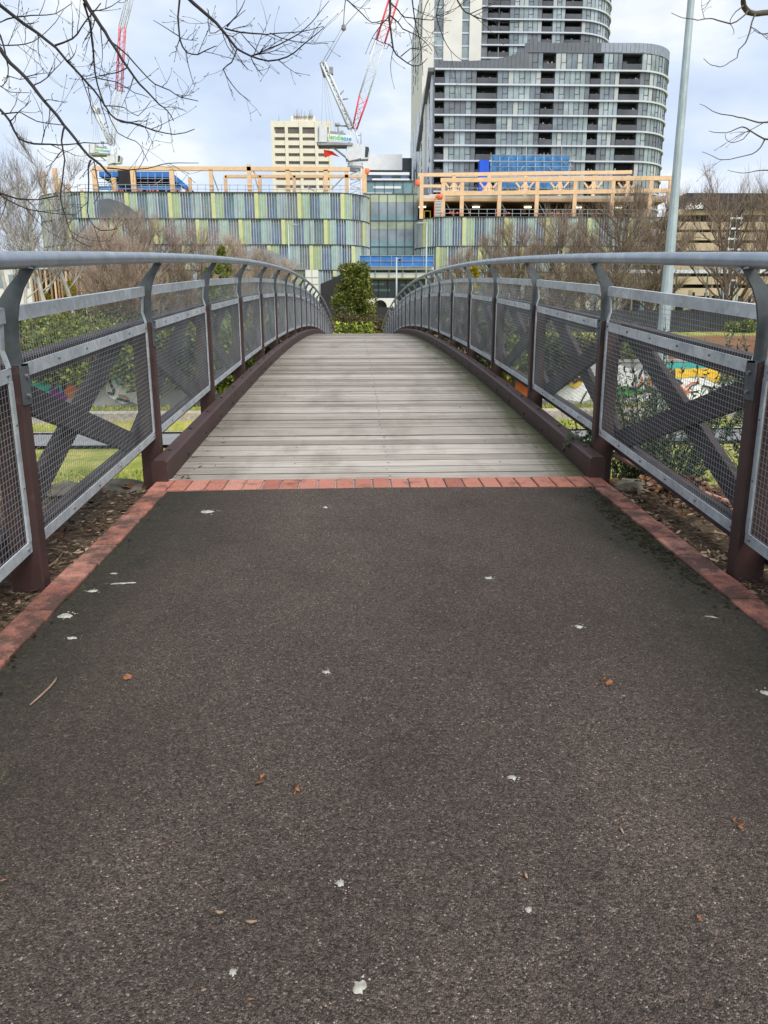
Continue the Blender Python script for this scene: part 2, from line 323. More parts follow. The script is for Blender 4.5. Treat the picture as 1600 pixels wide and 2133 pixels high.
# ------------------------------------------------------------------ mesh helpers
ORG = {}
class MB:
    def __init__(s): s.v = []; s.f = []; s.mi = []; s.mats = []; s.sm = []
    def m(s, mat):
        if mat not in s.mats: s.mats.append(mat)
        return s.mats.index(mat)
    def add(s, vs, fs, mat, smooth=False):
        b = len(s.v); i = s.m(mat); s.v.extend([tuple(p) for p in vs])
        for f in fs: s.f.append(tuple(b + q for q in f)); s.mi.append(i); s.sm.append(smooth)
    def hexa(s, p, mat):                   # 8 points: bottom loop 0-3, top loop 4-7
        s.add(p, [(3, 2, 1, 0), (4, 5, 6, 7), (0, 1, 5, 4), (1, 2, 6, 5), (2, 3, 7, 6), (3, 0, 4, 7)], mat)
    def box(s, x0, x1, y0, y1, z0, z1, mat):
        s.hexa([(x0, y0, z0), (x1, y0, z0), (x1, y1, z0), (x0, y1, z0), (x0, y0, z1), (x1, y0, z1), (x1, y1, z1), (x0, y1, z1)], mat)
    def bar(s, a, b, wx, wz, mat, up=(0, 0, 1)):   # rectangular bar from a to b
        a = Vector(a); b = Vector(b); d = (b - a).normalized(); u = Vector(up)
        if abs(d.dot(u)) > .98: u = Vector((0, 1, 0))
        r = d.cross(u).normalized(); u = r.cross(d)
        r *= wx / 2; u *= wz / 2
        s.hexa([a - r - u, a + r - u, b + r - u, b - r - u, a - r + u, a + r + u, b + r + u, b - r + u], mat)
    def tube(s, pts, rad, mat, n=6, caps=True, smooth=True):
        pts = [Vector(p) for p in pts]
        if not hasattr(rad, '__len__'): rad = [rad] * len(pts)
        vs = []; prev = None
        for i, p in enumerate(pts):
            d = (pts[min(i + 1, len(pts) - 1)] - pts[max(i - 1, 0)])
            d = d.normalized() if d.length > 1e-9 else Vector((0, 0, 1))
            if prev is None:
                r = d.orthogonal().normalized()
            else:
                r = prev - d * prev.dot(d)
                r = r.normalized() if r.length > 1e-6 else d.orthogonal().normalized()
            prev = r; u = d.cross(r)
            for j in range(n):
                a = 2 * math.pi * j / n
                vs.append(p + (r * math.cos(a) + u * math.sin(a)) * rad[i])
        fs = []
        for i in range(len(pts) - 1):
            for j in range(n):
                fs.append((i * n + j, i * n + (j + 1) % n, (i + 1) * n + (j + 1) % n, (i + 1) * n + j))
        if caps:
            fs.append(tuple(range(n - 1, -1, -1))); fs.append(tuple((len(pts) - 1) * n + j for j in range(n)))
        s.add(vs, fs, mat, smooth)
    def prism(s, poly, axis, t0, t1, mat):  # polygon of (u,v); axis 'y': (u, t, v); axis 'x': (t,u,v); axis 'z': (u,v,t)
        def q(u, v, t): return {'y': (u, t, v), 'x': (t, u, v), 'z': (u, v, t)}[axis]
        n = len(poly)
        vs = [q(u, v, t0) for u, v in poly] + [q(u, v, t1) for u, v in poly]
        fs = [tuple(range(n)), tuple(range(2 * n - 1, n - 1, -1))] + [(i, n + i, n + (i + 1) % n, (i + 1) % n) for i in range(n)]
        s.add(vs, fs, mat)
    def quad(s, a, b, c, d, mat): s.add([a, b, c, d], [(0, 1, 2, 3)], mat)
    def blob(s, c, r, mat, seed=0, flat=1.0, n=2, amp=.25):
        import bmesh
        bm = bmesh.new(); bmesh.ops.create_icosphere(bm, subdivisions=n, radius=1)
        rnd = Vector((seed * 3.1, seed * 1.7, seed))
        vs = []
        for v in bm.verts:
            kk = 1 + amp * mnoise.noise(v.co * 1.3 + rnd)
            vs.append((c[0] + v.co.x * r[0] * kk, c[1] + v.co.y * r[1] * kk, c[2] + v.co.z * r[2] * kk * flat))
        fs = [tuple(v.index for v in f.verts) for f in bm.faces]; bm.free()
        s.add(vs, fs, mat)
    def build(s, name, parent=None, origin=None):
        if not s.v: return None
        if parent is not None: org = ORG[parent.name]
        else: org = Vector(origin) if origin is not None else Vector((0, 0, 0))
        me = bpy.data.meshes.new(name)
        me.from_pydata([(p[0] - org.x, p[1] - org.y, p[2] - org.z) for p in s.v], [], s.f)
        for mt in s.mats: me.materials.append(mt)
        me.polygons.foreach_set('material_index', s.mi); me.polygons.foreach_set('use_smooth', s.sm)
        me.validate(); me.update()
        o = bpy.data.objects.new(name, me); col.objects.link(o)
        if parent is not None: o.parent = parent
        else: o.location = org
        ORG[o.name] = org
        return o
def tag(o, label=None, cat=None, group=None, kind=None):
    if label: o['label'] = label
    if cat: o['category'] = cat
    if group: o['group'] = group
    if kind: o['kind'] = kind
    return o
def thing(name, label, cat, loc=(0, 0, 0), group=None):
    o = bpy.data.objects.new(name, None); col.objects.link(o); o.location = loc; o.empty_display_size = .3
    ORG[o.name] = Vector(loc); return tag(o, label, cat, group)
def copy_thing(root, loc, rz, sc, label):
    c = root.copy(); col.objects.link(c); c.location = loc; c.rotation_euler = (0, 0, rz); c.scale = (sc[0], sc[0], sc[1]); c['label'] = label
    for ch in [o for o in bpy.data.objects if o.parent == root]:
        d = ch.copy(); col.objects.link(d); d.parent = c
        for g in [o for o in bpy.data.objects if o.parent == ch]:
            h = g.copy(); col.objects.link(h); h.parent = d
    return c
def smooth(a, b, x):
    t = max(0, min(1, (x - a) / (b - a))); return t * t * (3 - 2 * t)
def text_mesh(name, body, size, mat, parent, loc, rot, shear=0.0, depth=.03, spacing=1.0, bold=0.0):
    cu = bpy.data.curves.new(name, 'FONT'); cu.body = body; cu.size = size; cu.extrude = depth; cu.shear = shear
    cu.align_x = 'CENTER'; cu.align_y = 'CENTER'; cu.space_character = spacing; cu.offset = bold
    t = bpy.data.objects.new(name + '_tmp', cu); col.objects.link(t)
    bpy.context.view_layer.update()
    dg = bpy.context.evaluated_depsgraph_get()
    me = bpy.data.meshes.new_from_object(t.evaluated_get(dg)); me.name = name
    bpy.data.objects.remove(t)
    me.materials.clear(); me.materials.append(mat)
    o = bpy.data.objects.new(name, me); col.objects.link(o); o.parent = parent
    o.location = Vector(loc) - ORG[parent.name]; o.rotation_euler = rot
    return o

# ------------------------------------------------------------------ bridge profile and terrain
YC = 21.0
SP = 1.82; Y0 = 2.77
def pt(y): return .735 - .0026 * (y - YC) ** 2          # post top
def deckz(y): return pt(y) - .885
DS, DE = 4.35, 2 * YC - 4.35
def pz(y): return deckz(DS) - .045 * (DS - y)           # approach path
def ground_h(x, y):
    ax = abs(x)
    low = -3.0
    if y < 31:
        near = pz(min(y, 4.35)) - .03
        t = smooth(4.0, 8.4, y)
        s = smooth(2.0, 5.5, ax) * smooth(-6, 3, y) if y < 10 else 0
        base = near * (1 - t) + low * t
        base = base * (1 - s) + (low + .2) * s if y < 10 else base
        h = base
        if 22.6 < y < 25.0: h -= .45 * smooth(22.6, 23.0, y) * (1 - smooth(24.5, 25.0, y))
        h += .05 * mnoise.noise(Vector((x * .5, y * .5, 0))) * smooth(4.5, 8, y)
        return h
    a = -1.55 + .62 * smooth(31, 40, y) + .62 * smooth(36, 49, y) + 1.5 * smooth(66, 100, y)
    if y < 31.4: a = -3 + (a + 3) * smooth(31, 31.4, y)
    side = smooth(2, 9, ax)
    a += .05 * mnoise.noise(Vector((x * .3, y * .3, 5)))
    return a
def grid_sheet(xs, ys, f, mat):
    b = MB(); nx = len(xs)
    vs = [(x, y, f(x, y)) for y in ys for x in xs]
    fs = [(j * nx + i, j * nx + i + 1, (j + 1) * nx + i + 1, (j + 1) * nx + i) for j in range(len(ys) - 1) for i in range(nx - 1)]
    b.add(vs, fs, mat, True); return b
def frange(a, b, s):
    n = int(round((b - a) / s)); return [a + (b - a) * i / n for i in range(n + 1)]
xs = [-900, -400, -180, -100, -60] + frange(-40, -8, 2) + frange(-7.5, 7.5, .3) + frange(8, 40, 2) + [60, 100, 180, 400, 900]
ys = [-60, -30, -14] + frange(-8, 14, .3) + frange(14.5, 22, .75) + frange(22.4, 25.2, .2) + frange(26, 30, 1) + [30.9, 31, 31.2, 31.4] + frange(32, 70, 2) + [75, 80, 90, 100, 120, 160, 250, 500, 1000, 1900]
tag(grid_sheet(xs, ys, ground_h, M['ground']).build('ground'), 'grassy park ground with mulch beds dipping under the bridge', 'ground', kind='structure')
# path
b = MB()
vs = []; fs = []
yy = [-9, -4, -1, 0, 1, 2, 3, 4.115]
for y in yy:
    for x in (-1.192, -.6, 0, .6, 1.192): vs.append((x, y, pz(y) + .012 * (1 - (x / 1.2) ** 2)))
for j in range(len(yy) - 1):
    for i in range(4): fs.append((j * 5 + i, j * 5 + i + 1, j * 5 + 6 + i, j * 5 + 5 + i))
b.add(vs, fs, M['asphalt'], True)
tag(b.build('path'), 'dark brown grey asphalt path leading up to the bridge deck', 'path', kind='structure')
def brick(b, x0, x1, y0, y1, rng, mat='brick'):
    z = .010 + rng.uniform(-.002, .002); c = .004
    zz = lambda y: pz(y) + z
    p = [(x0, y0, zz(y0) - .07), (x1, y0, zz(y0) - .07), (x1, y1, zz(y1) - .07), (x0, y1, zz(y1) - .07),
         (x0, y0, zz(y0) - c), (x1, y0, zz(y0) - c), (x1, y1, zz(y1) - c), (x0, y1, zz(y1) - c),
         (x0 + c, y0 + c, zz(y0)), (x1 - c, y0 + c, zz(y0)), (x1 - c, y1 - c, zz(y1)), (x0 + c, y1 - c, zz(y1))]
    b.add(p, [(0, 1, 5, 4), (1, 2, 6, 5), (2, 3, 7, 6), (3, 0, 4, 7), (4, 5, 9, 8), (5, 6, 10, 9), (6, 7, 11, 10), (7, 4, 8, 11), (8, 9, 10, 11)], M[mat])
rng = random.Random(3)
for sgn, lab in ((-1, 'stained red brick edging along the left side of the asphalt'), (1, 'mossy red brick edging along the right side of the asphalt')):
    b = MB(); y = 4.11
    while y > -1.5:
        L = .232; j = rng.uniform(-.004, .004)
        x0, x1 = 1.195 + j, 1.302 + j
        brick(b, *sorted((sgn * x0, sgn * x1)), y - L + .008, y, rng, 'brick_stained'); y -= L
    tag(b.build('brick_edging'), lab, 'brick edging')
b = MB(); n = 25; wd = 2.62 / n
for i in range(n):
    brick(b, -1.31 + i * wd + .0045, -1.31 + (i + 1) * wd - .0045, 4.122 + rng.uniform(-.003, .003), 4.345, rng)
tag(b.build('brick_edging'), 'row of red header bricks between the asphalt and the timber deck', 'brick edging')
b = MB()
vs = [(-1.31, 4.113, pz(4.113) - .004), (1.31, 4.113, pz(4.113) - .004), (1.31, 4.35, pz(4.35) - .004), (-1.31, 4.35, pz(4.35) - .004)]
b.quad(*vs, M['concrete'])
for sg in (-1, 1):
    q = sorted((sg * 1.19, sg * 1.303)); DK = M['mossdk']; b.quad((q[0], -1.6, pz(-1.6) - .004), (q[1], -1.6, pz(-1.6) - .004), (q[1], 4.113, pz(4.113) - .004), (q[0], 4.113, pz(4.113) - .004), DK)
tag(b.build('mortar_bed'), 'grey mortar between the red edging bricks', 'mortar', kind='structure')

# ------------------------------------------------------------------ the footbridge
bridge = thing('footbridge', 'arched pedestrian bridge with grey plank deck, brown posts and steel mesh sides', 'bridge', (0, DS, deckz(DS)))
b = MB(); y = DS; rng = random.Random(5); L = .148
while y < DE:
    g = rng.choice([.006, .008, .011, .015]); y1 = min(y + L - g, DE); j = rng.uniform(-.0025, .0025)
    za, zb = deckz(y) + j, deckz(y1) + j; c = .004; cw = rng.choice([.001, .002, .003, .004, .008, .014]); cw2 = rng.choice([.001, .002, .004])
    x0, x1 = -1.30, 1.30
    p = [(x0, y, za - .04), (x1, y, za - .04), (x1, y1, zb - .04), (x0, y1, zb - .04), (x0, y, za - c), (x1, y, za - c), (x1, y1, zb - c), (x0, y1, zb - c),
         (x0, y + cw, za), (x1, y + cw, za), (x1, y1 - cw2, zb), (x0, y1 - cw2, zb)]
    b.add(p, [(3, 2, 1, 0), (0, 1, 5, 4), (1, 2, 6, 5), (2, 3, 7, 6), (3, 0, 4, 7), (4, 5, 9, 8), (5, 6, 10, 9), (6, 7, 11, 10), (7, 4, 8, 11), (8, 9, 10, 11)], M['deck'])
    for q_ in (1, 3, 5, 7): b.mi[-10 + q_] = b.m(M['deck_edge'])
    y += L
b.build('deck', bridge)
b = MB(); y = DS + .074
while y < DE - .05:
    for xx in (.055 + rng.uniform(-.012, .012), ) + ((-.55 + rng.uniform(-.02, .02), ) if rng.random() < .25 else ()) + ((.78, ) if rng.random() < .15 else ()):
        z = deckz(y); r_ = .009
        pts = [(xx + r_ * math.cos(a * math.pi / 4), y + r_ * math.sin(a * math.pi / 4), z + .001) for a in range(8)]
        pt2 = [(xx + r_ * .6 * math.cos(a * math.pi / 4), y + r_ * .6 * math.sin(a * math.pi / 4), z + .006) for a in range(8)]
        b.add(pts + pt2, [(i, (i + 1) % 8, 8 + (i + 1) % 8, 8 + i) for i in range(8)] + [tuple(range(8, 16))], M['bolt'])
    y += L
o = b.build('deck_bolts', bridge); o['kind'] = 'stuff'
# bearers under the deck
b = MB(); ysb = frange(DS + .05, DE - .05, 1.2)
for x in (-1.05, 0, 1.05):
    for a, c in zip(ysb[:-1], ysb[1:]): b.bar((x, a, deckz(a) - .17), (x, c, deckz(c) - .17), .12, .24, M['brown'])
b.build('bearer', bridge)
# kerbs
def kerb(sg):
    b = MB(); hs = .128; w0, w1 = 1.235, 1.325
    segs = frange(DS - .05, DE + .05, 2.35)
    for a, c in zip(segs[:-1], segs[1:]):
        ysub = frange(a + .003, c - .003, .4); vs = []
        for y in ysub:
            zb = deckz(min(max(y, DS), DE)) + .004; ch = .012
            prof = [(w0, zb), (w0, zb + hs - ch), (w0 + ch, zb + hs), (w1 - ch, zb + hs), (w1, zb + hs - ch), (w1, zb - .05)]
            vs += [(sg * px_, y, z) for px_, z in prof]
        n = 6; fs = []
        for i in range(len(ysub) - 1):
            for j in range(n): fs.append((i * n + j, i * n + (j + 1) % n, (i + 1) * n + (j + 1) % n, (i + 1) * n + j))
        fs += [tuple(range(n)), tuple((len(ysub) - 1) * n + j for j in range(n))]
        b.add(vs, fs, M['brown'])
    o = b.build('kerb', bridge)
    b = MB(); y = DS + .22
    while y < DE:
        z = deckz(y) + .004
        b.tube([(sg * 1.279, y, z + hs), (sg * 1.279, y, z + hs + .007)], [.013, .010], M['black'], 8)
        b.tube([(sg * 1.235, y + .3, z + .06), (sg * 1.229, y + .3, z + .06)], [.013, .010], M['black'], 8)
        y += .62
    b.build('bolts', o)
kerb(-1); kerb(1)
# handrails
RX, RZ = 1.272, .362
for sg in (-1, 1):
    b = MB(); pts = [(sg * RX, y, pt(y) + RZ) for y in frange(.2, 2 * YC - .2, .35)]
    b.tube(pts, .0285, M['rail'], 14); o = b.build('handrail', bridge)
# posts, brackets
posts_y = [Y0 + SP * i for i in range(-1, 22)]
brk = [(0, 0), (-.002, .09), (0, .15), (.012, .21), (.034, .265), (.068, .318), (.082, .338), (.034, .338), (.022, .315), (-.016, .275), (-.056, .225), (-.080, .185), (-.074, .155), (-.058, .12), (-.047, .06), (-.045, 0)]
for sg in (-1, 1):
    for y in posts_y:
        zt = pt(y); xi = 1.33; ch = .006
        bot = deckz(y) - .42 if DS < y < DE else pz(min(y, 2 * YC - y)) - .5
        b = MB()
        def prof(z): return [(sg * q, yy_, z) for q, yy_ in ((xi + ch, y - .034), (xi + .118, y - .034), (xi + .118, y + .034), (xi + ch, y + .034), (xi, y + .034 - ch), (xi, y - .034 + ch))]
        vs = prof(bot) + prof(zt - .004) + [(sg * q, yy_, zt) for q, yy_ in ((xi + .01, y - .028), (xi + .112, y - .028), (xi + .112, y + .028), (xi + .01, y + .028), (xi + .006, y + .025), (xi + .006, y - .025))]
        fs = [(i, (i + 1) % 6, 6 + (i + 1) % 6, 6 + i) for i in range(6)] + [(6 + i, 6 + (i + 1) % 6, 12 + (i + 1) % 6, 12 + i) for i in range(6)] + [tuple(range(12, 18)), tuple(range(5, -1, -1))]
        b.add(vs, fs, M['brown'])
        po = b.build('post', bridge)
        b = MB()
        b.prism([(-sg * (q[0]) + sg * xi, zt + q[1]) for q in brk], 'y', y - .006, y + .006, M['bracket'])
        # side tab with two bolts, on the path side of the post
        xa = xi - .0075
        tabp = [(y - .034, zt - .135), (y + .034, zt - .135), (y + .034, zt - .002), (y + .024, zt + .008), (y - .024, zt + .008), (y - .034, zt - .002)]
        q = sorted((sg * xa, sg * (xi - .001))); b.prism(tabp, 'x', q[0], q[1], M['bracket'])
        q = sorted((sg * xa, sg * (xi + .11))); b.box(q[0], q[1], y - .03, y + .03, zt + .001, zt + .009, M['bracket'])
        b.build('bracket', po)
        for dz in (-.035, -.105):
            b = MB(); b.tube([(sg * xa, y, zt + dz), (sg * (xa - .010), y, zt + dz)], [.009, .008], M['bolt'], 6, smooth=False); b.build('bolt', po)
        # saddle under the rail
        b = MB()
        b.box(*sorted((sg * (RX - .02), sg * (RX + .02))), y - .045, y + .045, zt + .331, zt + .337, M['rail'])
        b.build('saddle', po)
# mesh panels
def panel(sg, ya, yb):
    x = 1.362; a, c = ya + .037, yb - .037
    def pp(u, off, dx=0): y = a + (c - a) * u; return (sg * (x + dx), y, pt(y) + off)
    b = MB(); th = .006
    def flat(u0, o0, u1, o1, dx, h, d=.006):    # a flat bar following the panel, h tall in z
        p = []
        for (u, o_) in ((u0, o0), (u1, o1)):
            p.append((pp(u, o_ - h / 2, dx - d / 2), pp(u, o_ - h / 2, dx + d / 2), pp(u, o_ + h / 2, dx + d / 2), pp(u, o_ + h / 2, dx - d / 2)))
        vs = [*p[0], *p[1]]
        b.add(vs, [(0, 1, 2, 3), (7, 6, 5, 4), (0, 4, 5, 1), (1, 5, 6, 2), (2, 6, 7, 3), (3, 7, 4, 0)], M['galv'])
    flat(0, -.024, 1, -.024, -.004, .048)          # mid rail
    flat(0, -.655, 1, -.655, -.004, .042)          # bottom rail
    flat(0, .178, 1, .178, .006, .052, .03)        # top rail
    L_ = c - a
    def upright(u0, u1, o0, o1, d0, d1):
        ys_ = (a + L_ * u0, a + L_ * u1); p = []
        for o_, dx in ((o0, d0), (o1, d1)):
            for y in ys_:
                z = pt(y) + o_; p += [(sg * (x + dx - .005), y, z), (sg * (x + dx + .003), y, z)]
        b.add(p, [(0, 2, 3, 1), (4, 5, 7, 6), (0, 1, 5, 4), (2, 6, 7, 3), (0, 4, 6, 2), (1, 3, 7, 5)], M['galv'])
    wv = .026 / L_
    for u0, u1 in ((0, wv), (1 - wv, 1)):
        upright(u0, u1, -.634, -.048, -.004, -.004); upright(u0, u1, 0, .06, -.004, .012); upright(u0, u1, .06, .152, .012, .004)
    po = b.build('mesh_panel', bridge)
    b = MB(); r = .00082
    def wire(p, q, ax):
        p = Vector(p); q = Vector(q); o = Vector((r, 0, 0)); t = Vector((0, r, 0)) if ax == 'v' else Vector((0, 0, r))
        b.add([p - o, p + t, p + o, p - t, q - o, q + t, q + o, q - t], [(0, 1, 5, 4), (1, 2, 6, 5), (2, 3, 7, 6), (3, 0, 4, 7)], M['wire'])
    n = int(L_ / .023)
    for i in range(1, n):
        u = i / n; wire(pp(u, -.66, .004), pp(u, -.03, .004), 'v')
        wire(pp(u, -.03, .004), pp(u, .06, .014), 'v'); wire(pp(u, .06, .014), pp(u, .16, .006), 'v')
    for z in frange(-.634, -.048, .023): wire(pp(0, z, .0065), pp(1, z, .0065), 'h')
    for z in frange(0.012, .15, .023): wire(pp(0, z, .010 + .008 * (1 - abs(z - .06) / .09)), pp(1, z, .010 + .008 * (1 - abs(z - .06) / .09)), 'h')
    b.build('wire_mesh', po)
    b = MB()
    for off, cnt in ((-.024, 6), (-.655, 6)):
        for i in range(cnt):
            p = Vector(pp(.02 + .96 * i / (cnt - 1), off, -.007)); b.tube([p, p - Vector((sg * .006, 0, 0))], [.006, .005], M['bolt'], 6, smooth=False)
    for off in (-.2, -.43):
        for u in (wv / 2, 1 - wv / 2):
            p = Vector(pp(u, off, -.007)); b.tube([p, p - Vector((sg * .005, 0, 0))], [.005, .004], M['bolt'], 6, smooth=False)
    b.build('bolts', po)
for sg in (-1, 1):
    for a, c in zip(posts_y[:-1], posts_y[1:]): panel(sg, a, c)
# chords and braces outside the panels
for sg in (-1, 1):
    for name, off, h in (('top_chord', -.06, .10), ('bottom_chord', -.735, .075)):
        b = MB(); ysb = frange(.95, 2 * YC - .95, .91)
        for a, c in zip(ysb[:-1], ysb[1:]): b.bar((sg * 1.49, a, pt(a) + off), (sg * 1.49, c, pt(c) + off), .06, h, M['brace'])
        b.build(name, bridge)
    for a, c in zip(posts_y[:-1], posts_y[1:]):
        b = MB(); b.bar((sg * 1.475, a + .03, pt(a) - .06), (sg * 1.475, c - .03, pt(c) - .72), .035, .115, M['brace']); b.build('brace', bridge)
        b = MB(); b.bar((sg * 1.515, c - .03, pt(c) - .06), (sg * 1.515, a + .03, pt(a) - .72), .035, .115, M['brace']); b.build('brace', bridge)

exec_rest = True
for y, w_ in ((4.40, 1.32), (DE - .02, 1.32)):
    b = MB(); b.box(-1.30, 1.30, y, y + .25, -3.4, deckz(DS) - .05, M['concrete']); b.build('abutment', bridge)

# ------------------------------------------------------------------ lower park
def strip(name, y0, y1, z, mat, label):
    b = MB(); xs_ = frange(-60, 60, 3)
    for a, c in zip(xs_[:-1], xs_[1:]): b.quad((a, y0, z), (c, y0, z), (c, y1, z), (a, y1, z), mat)
    tag(b.build(name), label, name.replace('_', ' '), kind='structure')
strip('concrete_path', 19.3, 21.4, -2.90, M['creekpath'], 'pale concrete path crossing the grass below the bridge')
b = MB(); xs_ = frange(-60, 60, 2)
for a, c in zip(xs_[:-1], xs_[1:]):
    b.hexa([(a, 25.05, -3.6), (c, 25.05, -3.6), (c, 25.9, -3.6), (a, 25.9, -3.6), (a, 25.05, -2.72), (c, 25.05, -2.72), (c, 25.9, -2.72), (a, 25.9, -2.72)], M['stone'])
    b.quad((a, 22.0, -2.93), (c, 22.0, -2.93), (c, 22.9, -3.02), (a, 22.9, -3.02), M['stone'])
tag(b.build('stone_channel_wall'), 'low stone pitched channel edge across the park lawn', 'stone wall')
b = MB(); b.box(-60, 60, 22.9, 25.0, -3.35, -3.25, M['gl_dark']); tag(b.build('water'), 'dark shallow creek water in the stone channel', 'water', kind='structure')
# graffiti wall behind the lawn
gw = thing('graffiti_wall', 'long low concrete wall covered in white, yellow and teal graffiti behind the lawn', 'wall', (0, 30.6, -3))
b = MB(); b.box(-45, 45, 30.45, 30.75, -3.2, -1.36, M['gwall']); b.build('wall', gw)
b = MB(); b.box(-45, 45, 30.40, 30.80, -1.36, -1.27, M['concrete']); b.build('coping', gw)
rng = random.Random(21)
def splash(b, cx, cz, rx, rz, mat, lay, n=18, jag=.28):
    ph = rng.random() * 9; pts = []
    for i in range(n):
        a = 2 * math.pi * i / n; q = 1 + jag * math.sin(a * 3 + ph) * .5 + rng.uniform(-jag, jag) * .6
        pts.append((cx + rx * q * math.cos(a), max(-3.02, min(-1.385, cz + rz * q * math.sin(a)))))
    y = 30.45 - .003 * (lay + 1)
    vs = [(cx, y, cz)] + [(p[0], y, p[1]) for p in pts]
    b.add(vs, [(0, i + 1, (i + 1) % n + 1) for i in range(n)], mat)
gp = MB()
def gx(px): return P(px, 800, 30.45).x
lay = 0
for x0, x1, mat in ((1040, 1110, 'g_pink'), (1100, 1250, 'g_white'), (1235, 1330, 'g_white'), (1300, 1420, 'g_white'), (1400, 1560, 'g_white'), (1560, 1760, 'g_blue'), (60, 110, 'g_teal'), (100, 140, 'g_purple'), (135, 175, 'g_orange'), (225, 330, 'g_white'), (-120, 40, 'g_purple'), (860, 960, 'g_teal')):
    a, c = gx(x0), gx(x1); splash(gp, (a + c) / 2, -2.25, (c - a) / 2 * 1.08, .72, M[mat], lay, 22, .18); lay += 1
for x0, x1, z, h, mat in ((1375, 1540, -1.72, .30, 'g_yellow'), (1360, 1500, -1.50, .14, 'g_teal'), (1470, 1530, -1.95, .25, 'g_yellow'), (1150, 1180, -2.0, .3, 'g_orange'), (1060, 1110, -2.5, .3, 'g_orange'), (1280, 1340, -2.55, .22, 'g_green'), (1180, 1215, -2.1, .25, 'g_yellow'), (60, 95, -2.3, .35, 'g_teal'), (75, 92, -2.6, .2, 'g_purple'), (150, 170, -2.7, .2, 'g_teal')):
    a, c = gx(x0), gx(x1); splash(gp, (a + c) / 2, z, (c - a) / 2, h, M[mat], lay, 20, .25); lay += 1
for i in range(58):                      # letter like strokes
    px = rng.choice([rng.uniform(1110, 1250), rng.uniform(1240, 1560), rng.uniform(1250, 1560), rng.uniform(230, 330), rng.uniform(40, 170)])
    x = gx(px); z = rng.uniform(-2.85, -1.75); mat = rng.choice(['g_black', 'g_black', 'g_black', 'g_green', 'g_teal', 'g_orange'])
    L_ = rng.uniform(.12, .42); a = rng.uniform(-1.4, 1.4); r_ = rng.uniform(.03, .07)
    dx, dz = math.cos(a) * L_, math.sin(a) * L_; nx, nz_ = -math.sin(a) * r_, math.cos(a) * r_; y = 30.45 - .003 * (lay + 1) - .0004 * i
    k2 = rng.uniform(-.5, .5)
    q = [(x - dx, z - dz), (x + nz_ * 0 + nx * k2 * 6, z + nz_ * k2 * 6), (x + dx, z + dz)]
    vs = []
    for u, v_ in q: vs += [(u + nx, y, max(-3.0, min(-1.4, v_ + nz_))), (u - nx, y, max(-3.0, min(-1.4, v_ - nz_)))]
    gp.add(vs, [(0, 1, 3, 2), (2, 3, 5, 4)], M[mat])
gp.build('graffiti', gw)

# black paling fence on the bank
fn = thing('paling_fence', 'black paling fence along the top of the bank on the right', 'fence', (20, 51, -.4))
b = MB(); x = 6.0
z0 = ground_h(20, 51)
ztop = PH(646, 51, 1400)
while x < 40:
    b.box(x, x + .28, 51, 51.04, z0 - .2, ztop + rng.uniform(-.02, .02), M['fenceblk']); x += .30
b.build('palings', fn)
b = MB()
for z in (z0 + .35, ztop - .3): b.box(6, 40, 51.05, 51.13, z, z + .09, M['fenceblk'])
b.build('rails', fn)
fn = thing('paling_fence', 'short dark fence behind the hedge at the far end of the bridge', 'fence', (2, 66, -.4))
b = MB(); x = -8.0
while x < 5.6:
    b.box(x, x + .28, 66, 66.04, -.9, PH(640, 66), M['fenceblk']); x += .30
b.build('palings', fn)

# ------------------------------------------------------------------ plants
def rnd_unit(rng):
    while True:
        v = Vector((rng.uniform(-1, 1), rng.uniform(-1, 1), rng.uniform(-1, 1)))
        if .05 < v.length < 1: return v
def leafcard(b, p, d, s, wd, mat, rng):
    d = d.normalized(); r = d.cross(rnd_unit(rng)).normalized() * wd
    n_ = d.cross(r).normalized() * s * .12
    b.add([p, p + d * s * .5 + r + n_, p + d * s, p + d * s * .5 - r + n_], [(0, 1, 2, 3)], mat)
def leafcloud(b, clumps, per, ls, mat, rng, updir=.25, aspect=.36, hollow=.55):
    for c, r in clumps:
        for i in range(per):
            v = rnd_unit(rng); v = v.normalized() * (hollow + (1 - hollow) * rng.random()) if rng.random() < .8 else v
            p = Vector((c[0] + v.x * r[0], c[1] + v.y * r[1], c[2] + v.z * r[2]))
            d = v + rnd_unit(rng) * .8 + Vector((0, 0, updir)); s = ls * rng.uniform(.6, 1.35)
            leafcard(b, p, d, s, s * aspect, mat, rng)
def clumps_in(rng, center, rad, n, cr, shape=None):
    out_ = []
    for i in range(n):
        for _ in range(30):
            v = rnd_unit(rng)
            if shape is None or shape(v): break
        q = cr * rng.uniform(.7, 1.3)
        out_.append(((center[0] + v.x * rad[0], center[1] + v.y * rad[1], center[2] + v.z * rad[2]), (q, q, q * .85)))
    return out_
def bush(name, label, cat, loc, rad, n, cr, per, ls, mat, seed, group=None, stems=True, updir=.3, aspect=.36, shape=None):
    rng = random.Random(seed); t = thing(name, label, cat, loc, group)
    b = MB(); leafcloud(b, clumps_in(rng, (loc[0], loc[1], loc[2] + rad[2] * 1.0), rad, n, cr, shape), per, ls, mat, rng, updir, aspect); b.build('foliage', t)
    if stems:
        b = MB()
        for i in range(7):
            v = rnd_unit(rng); e_ = Vector((loc[0] + v.x * rad[0] * .7, loc[1] + v.y * rad[1] * .7, loc[2] + rad[2] * (1 + .6 * abs(v.z))))
            b.tube([(loc[0] + v.x * .1, loc[1] + v.y * .1, loc[2] - .15), Vector(loc).lerp(e_, .5) + rnd_unit(rng) * .08, e_], [.02 * rad[2] + .012, .013 * rad[2] + .008, .004], M['greybark'], 5)
        b.build('stems', t)
    return t
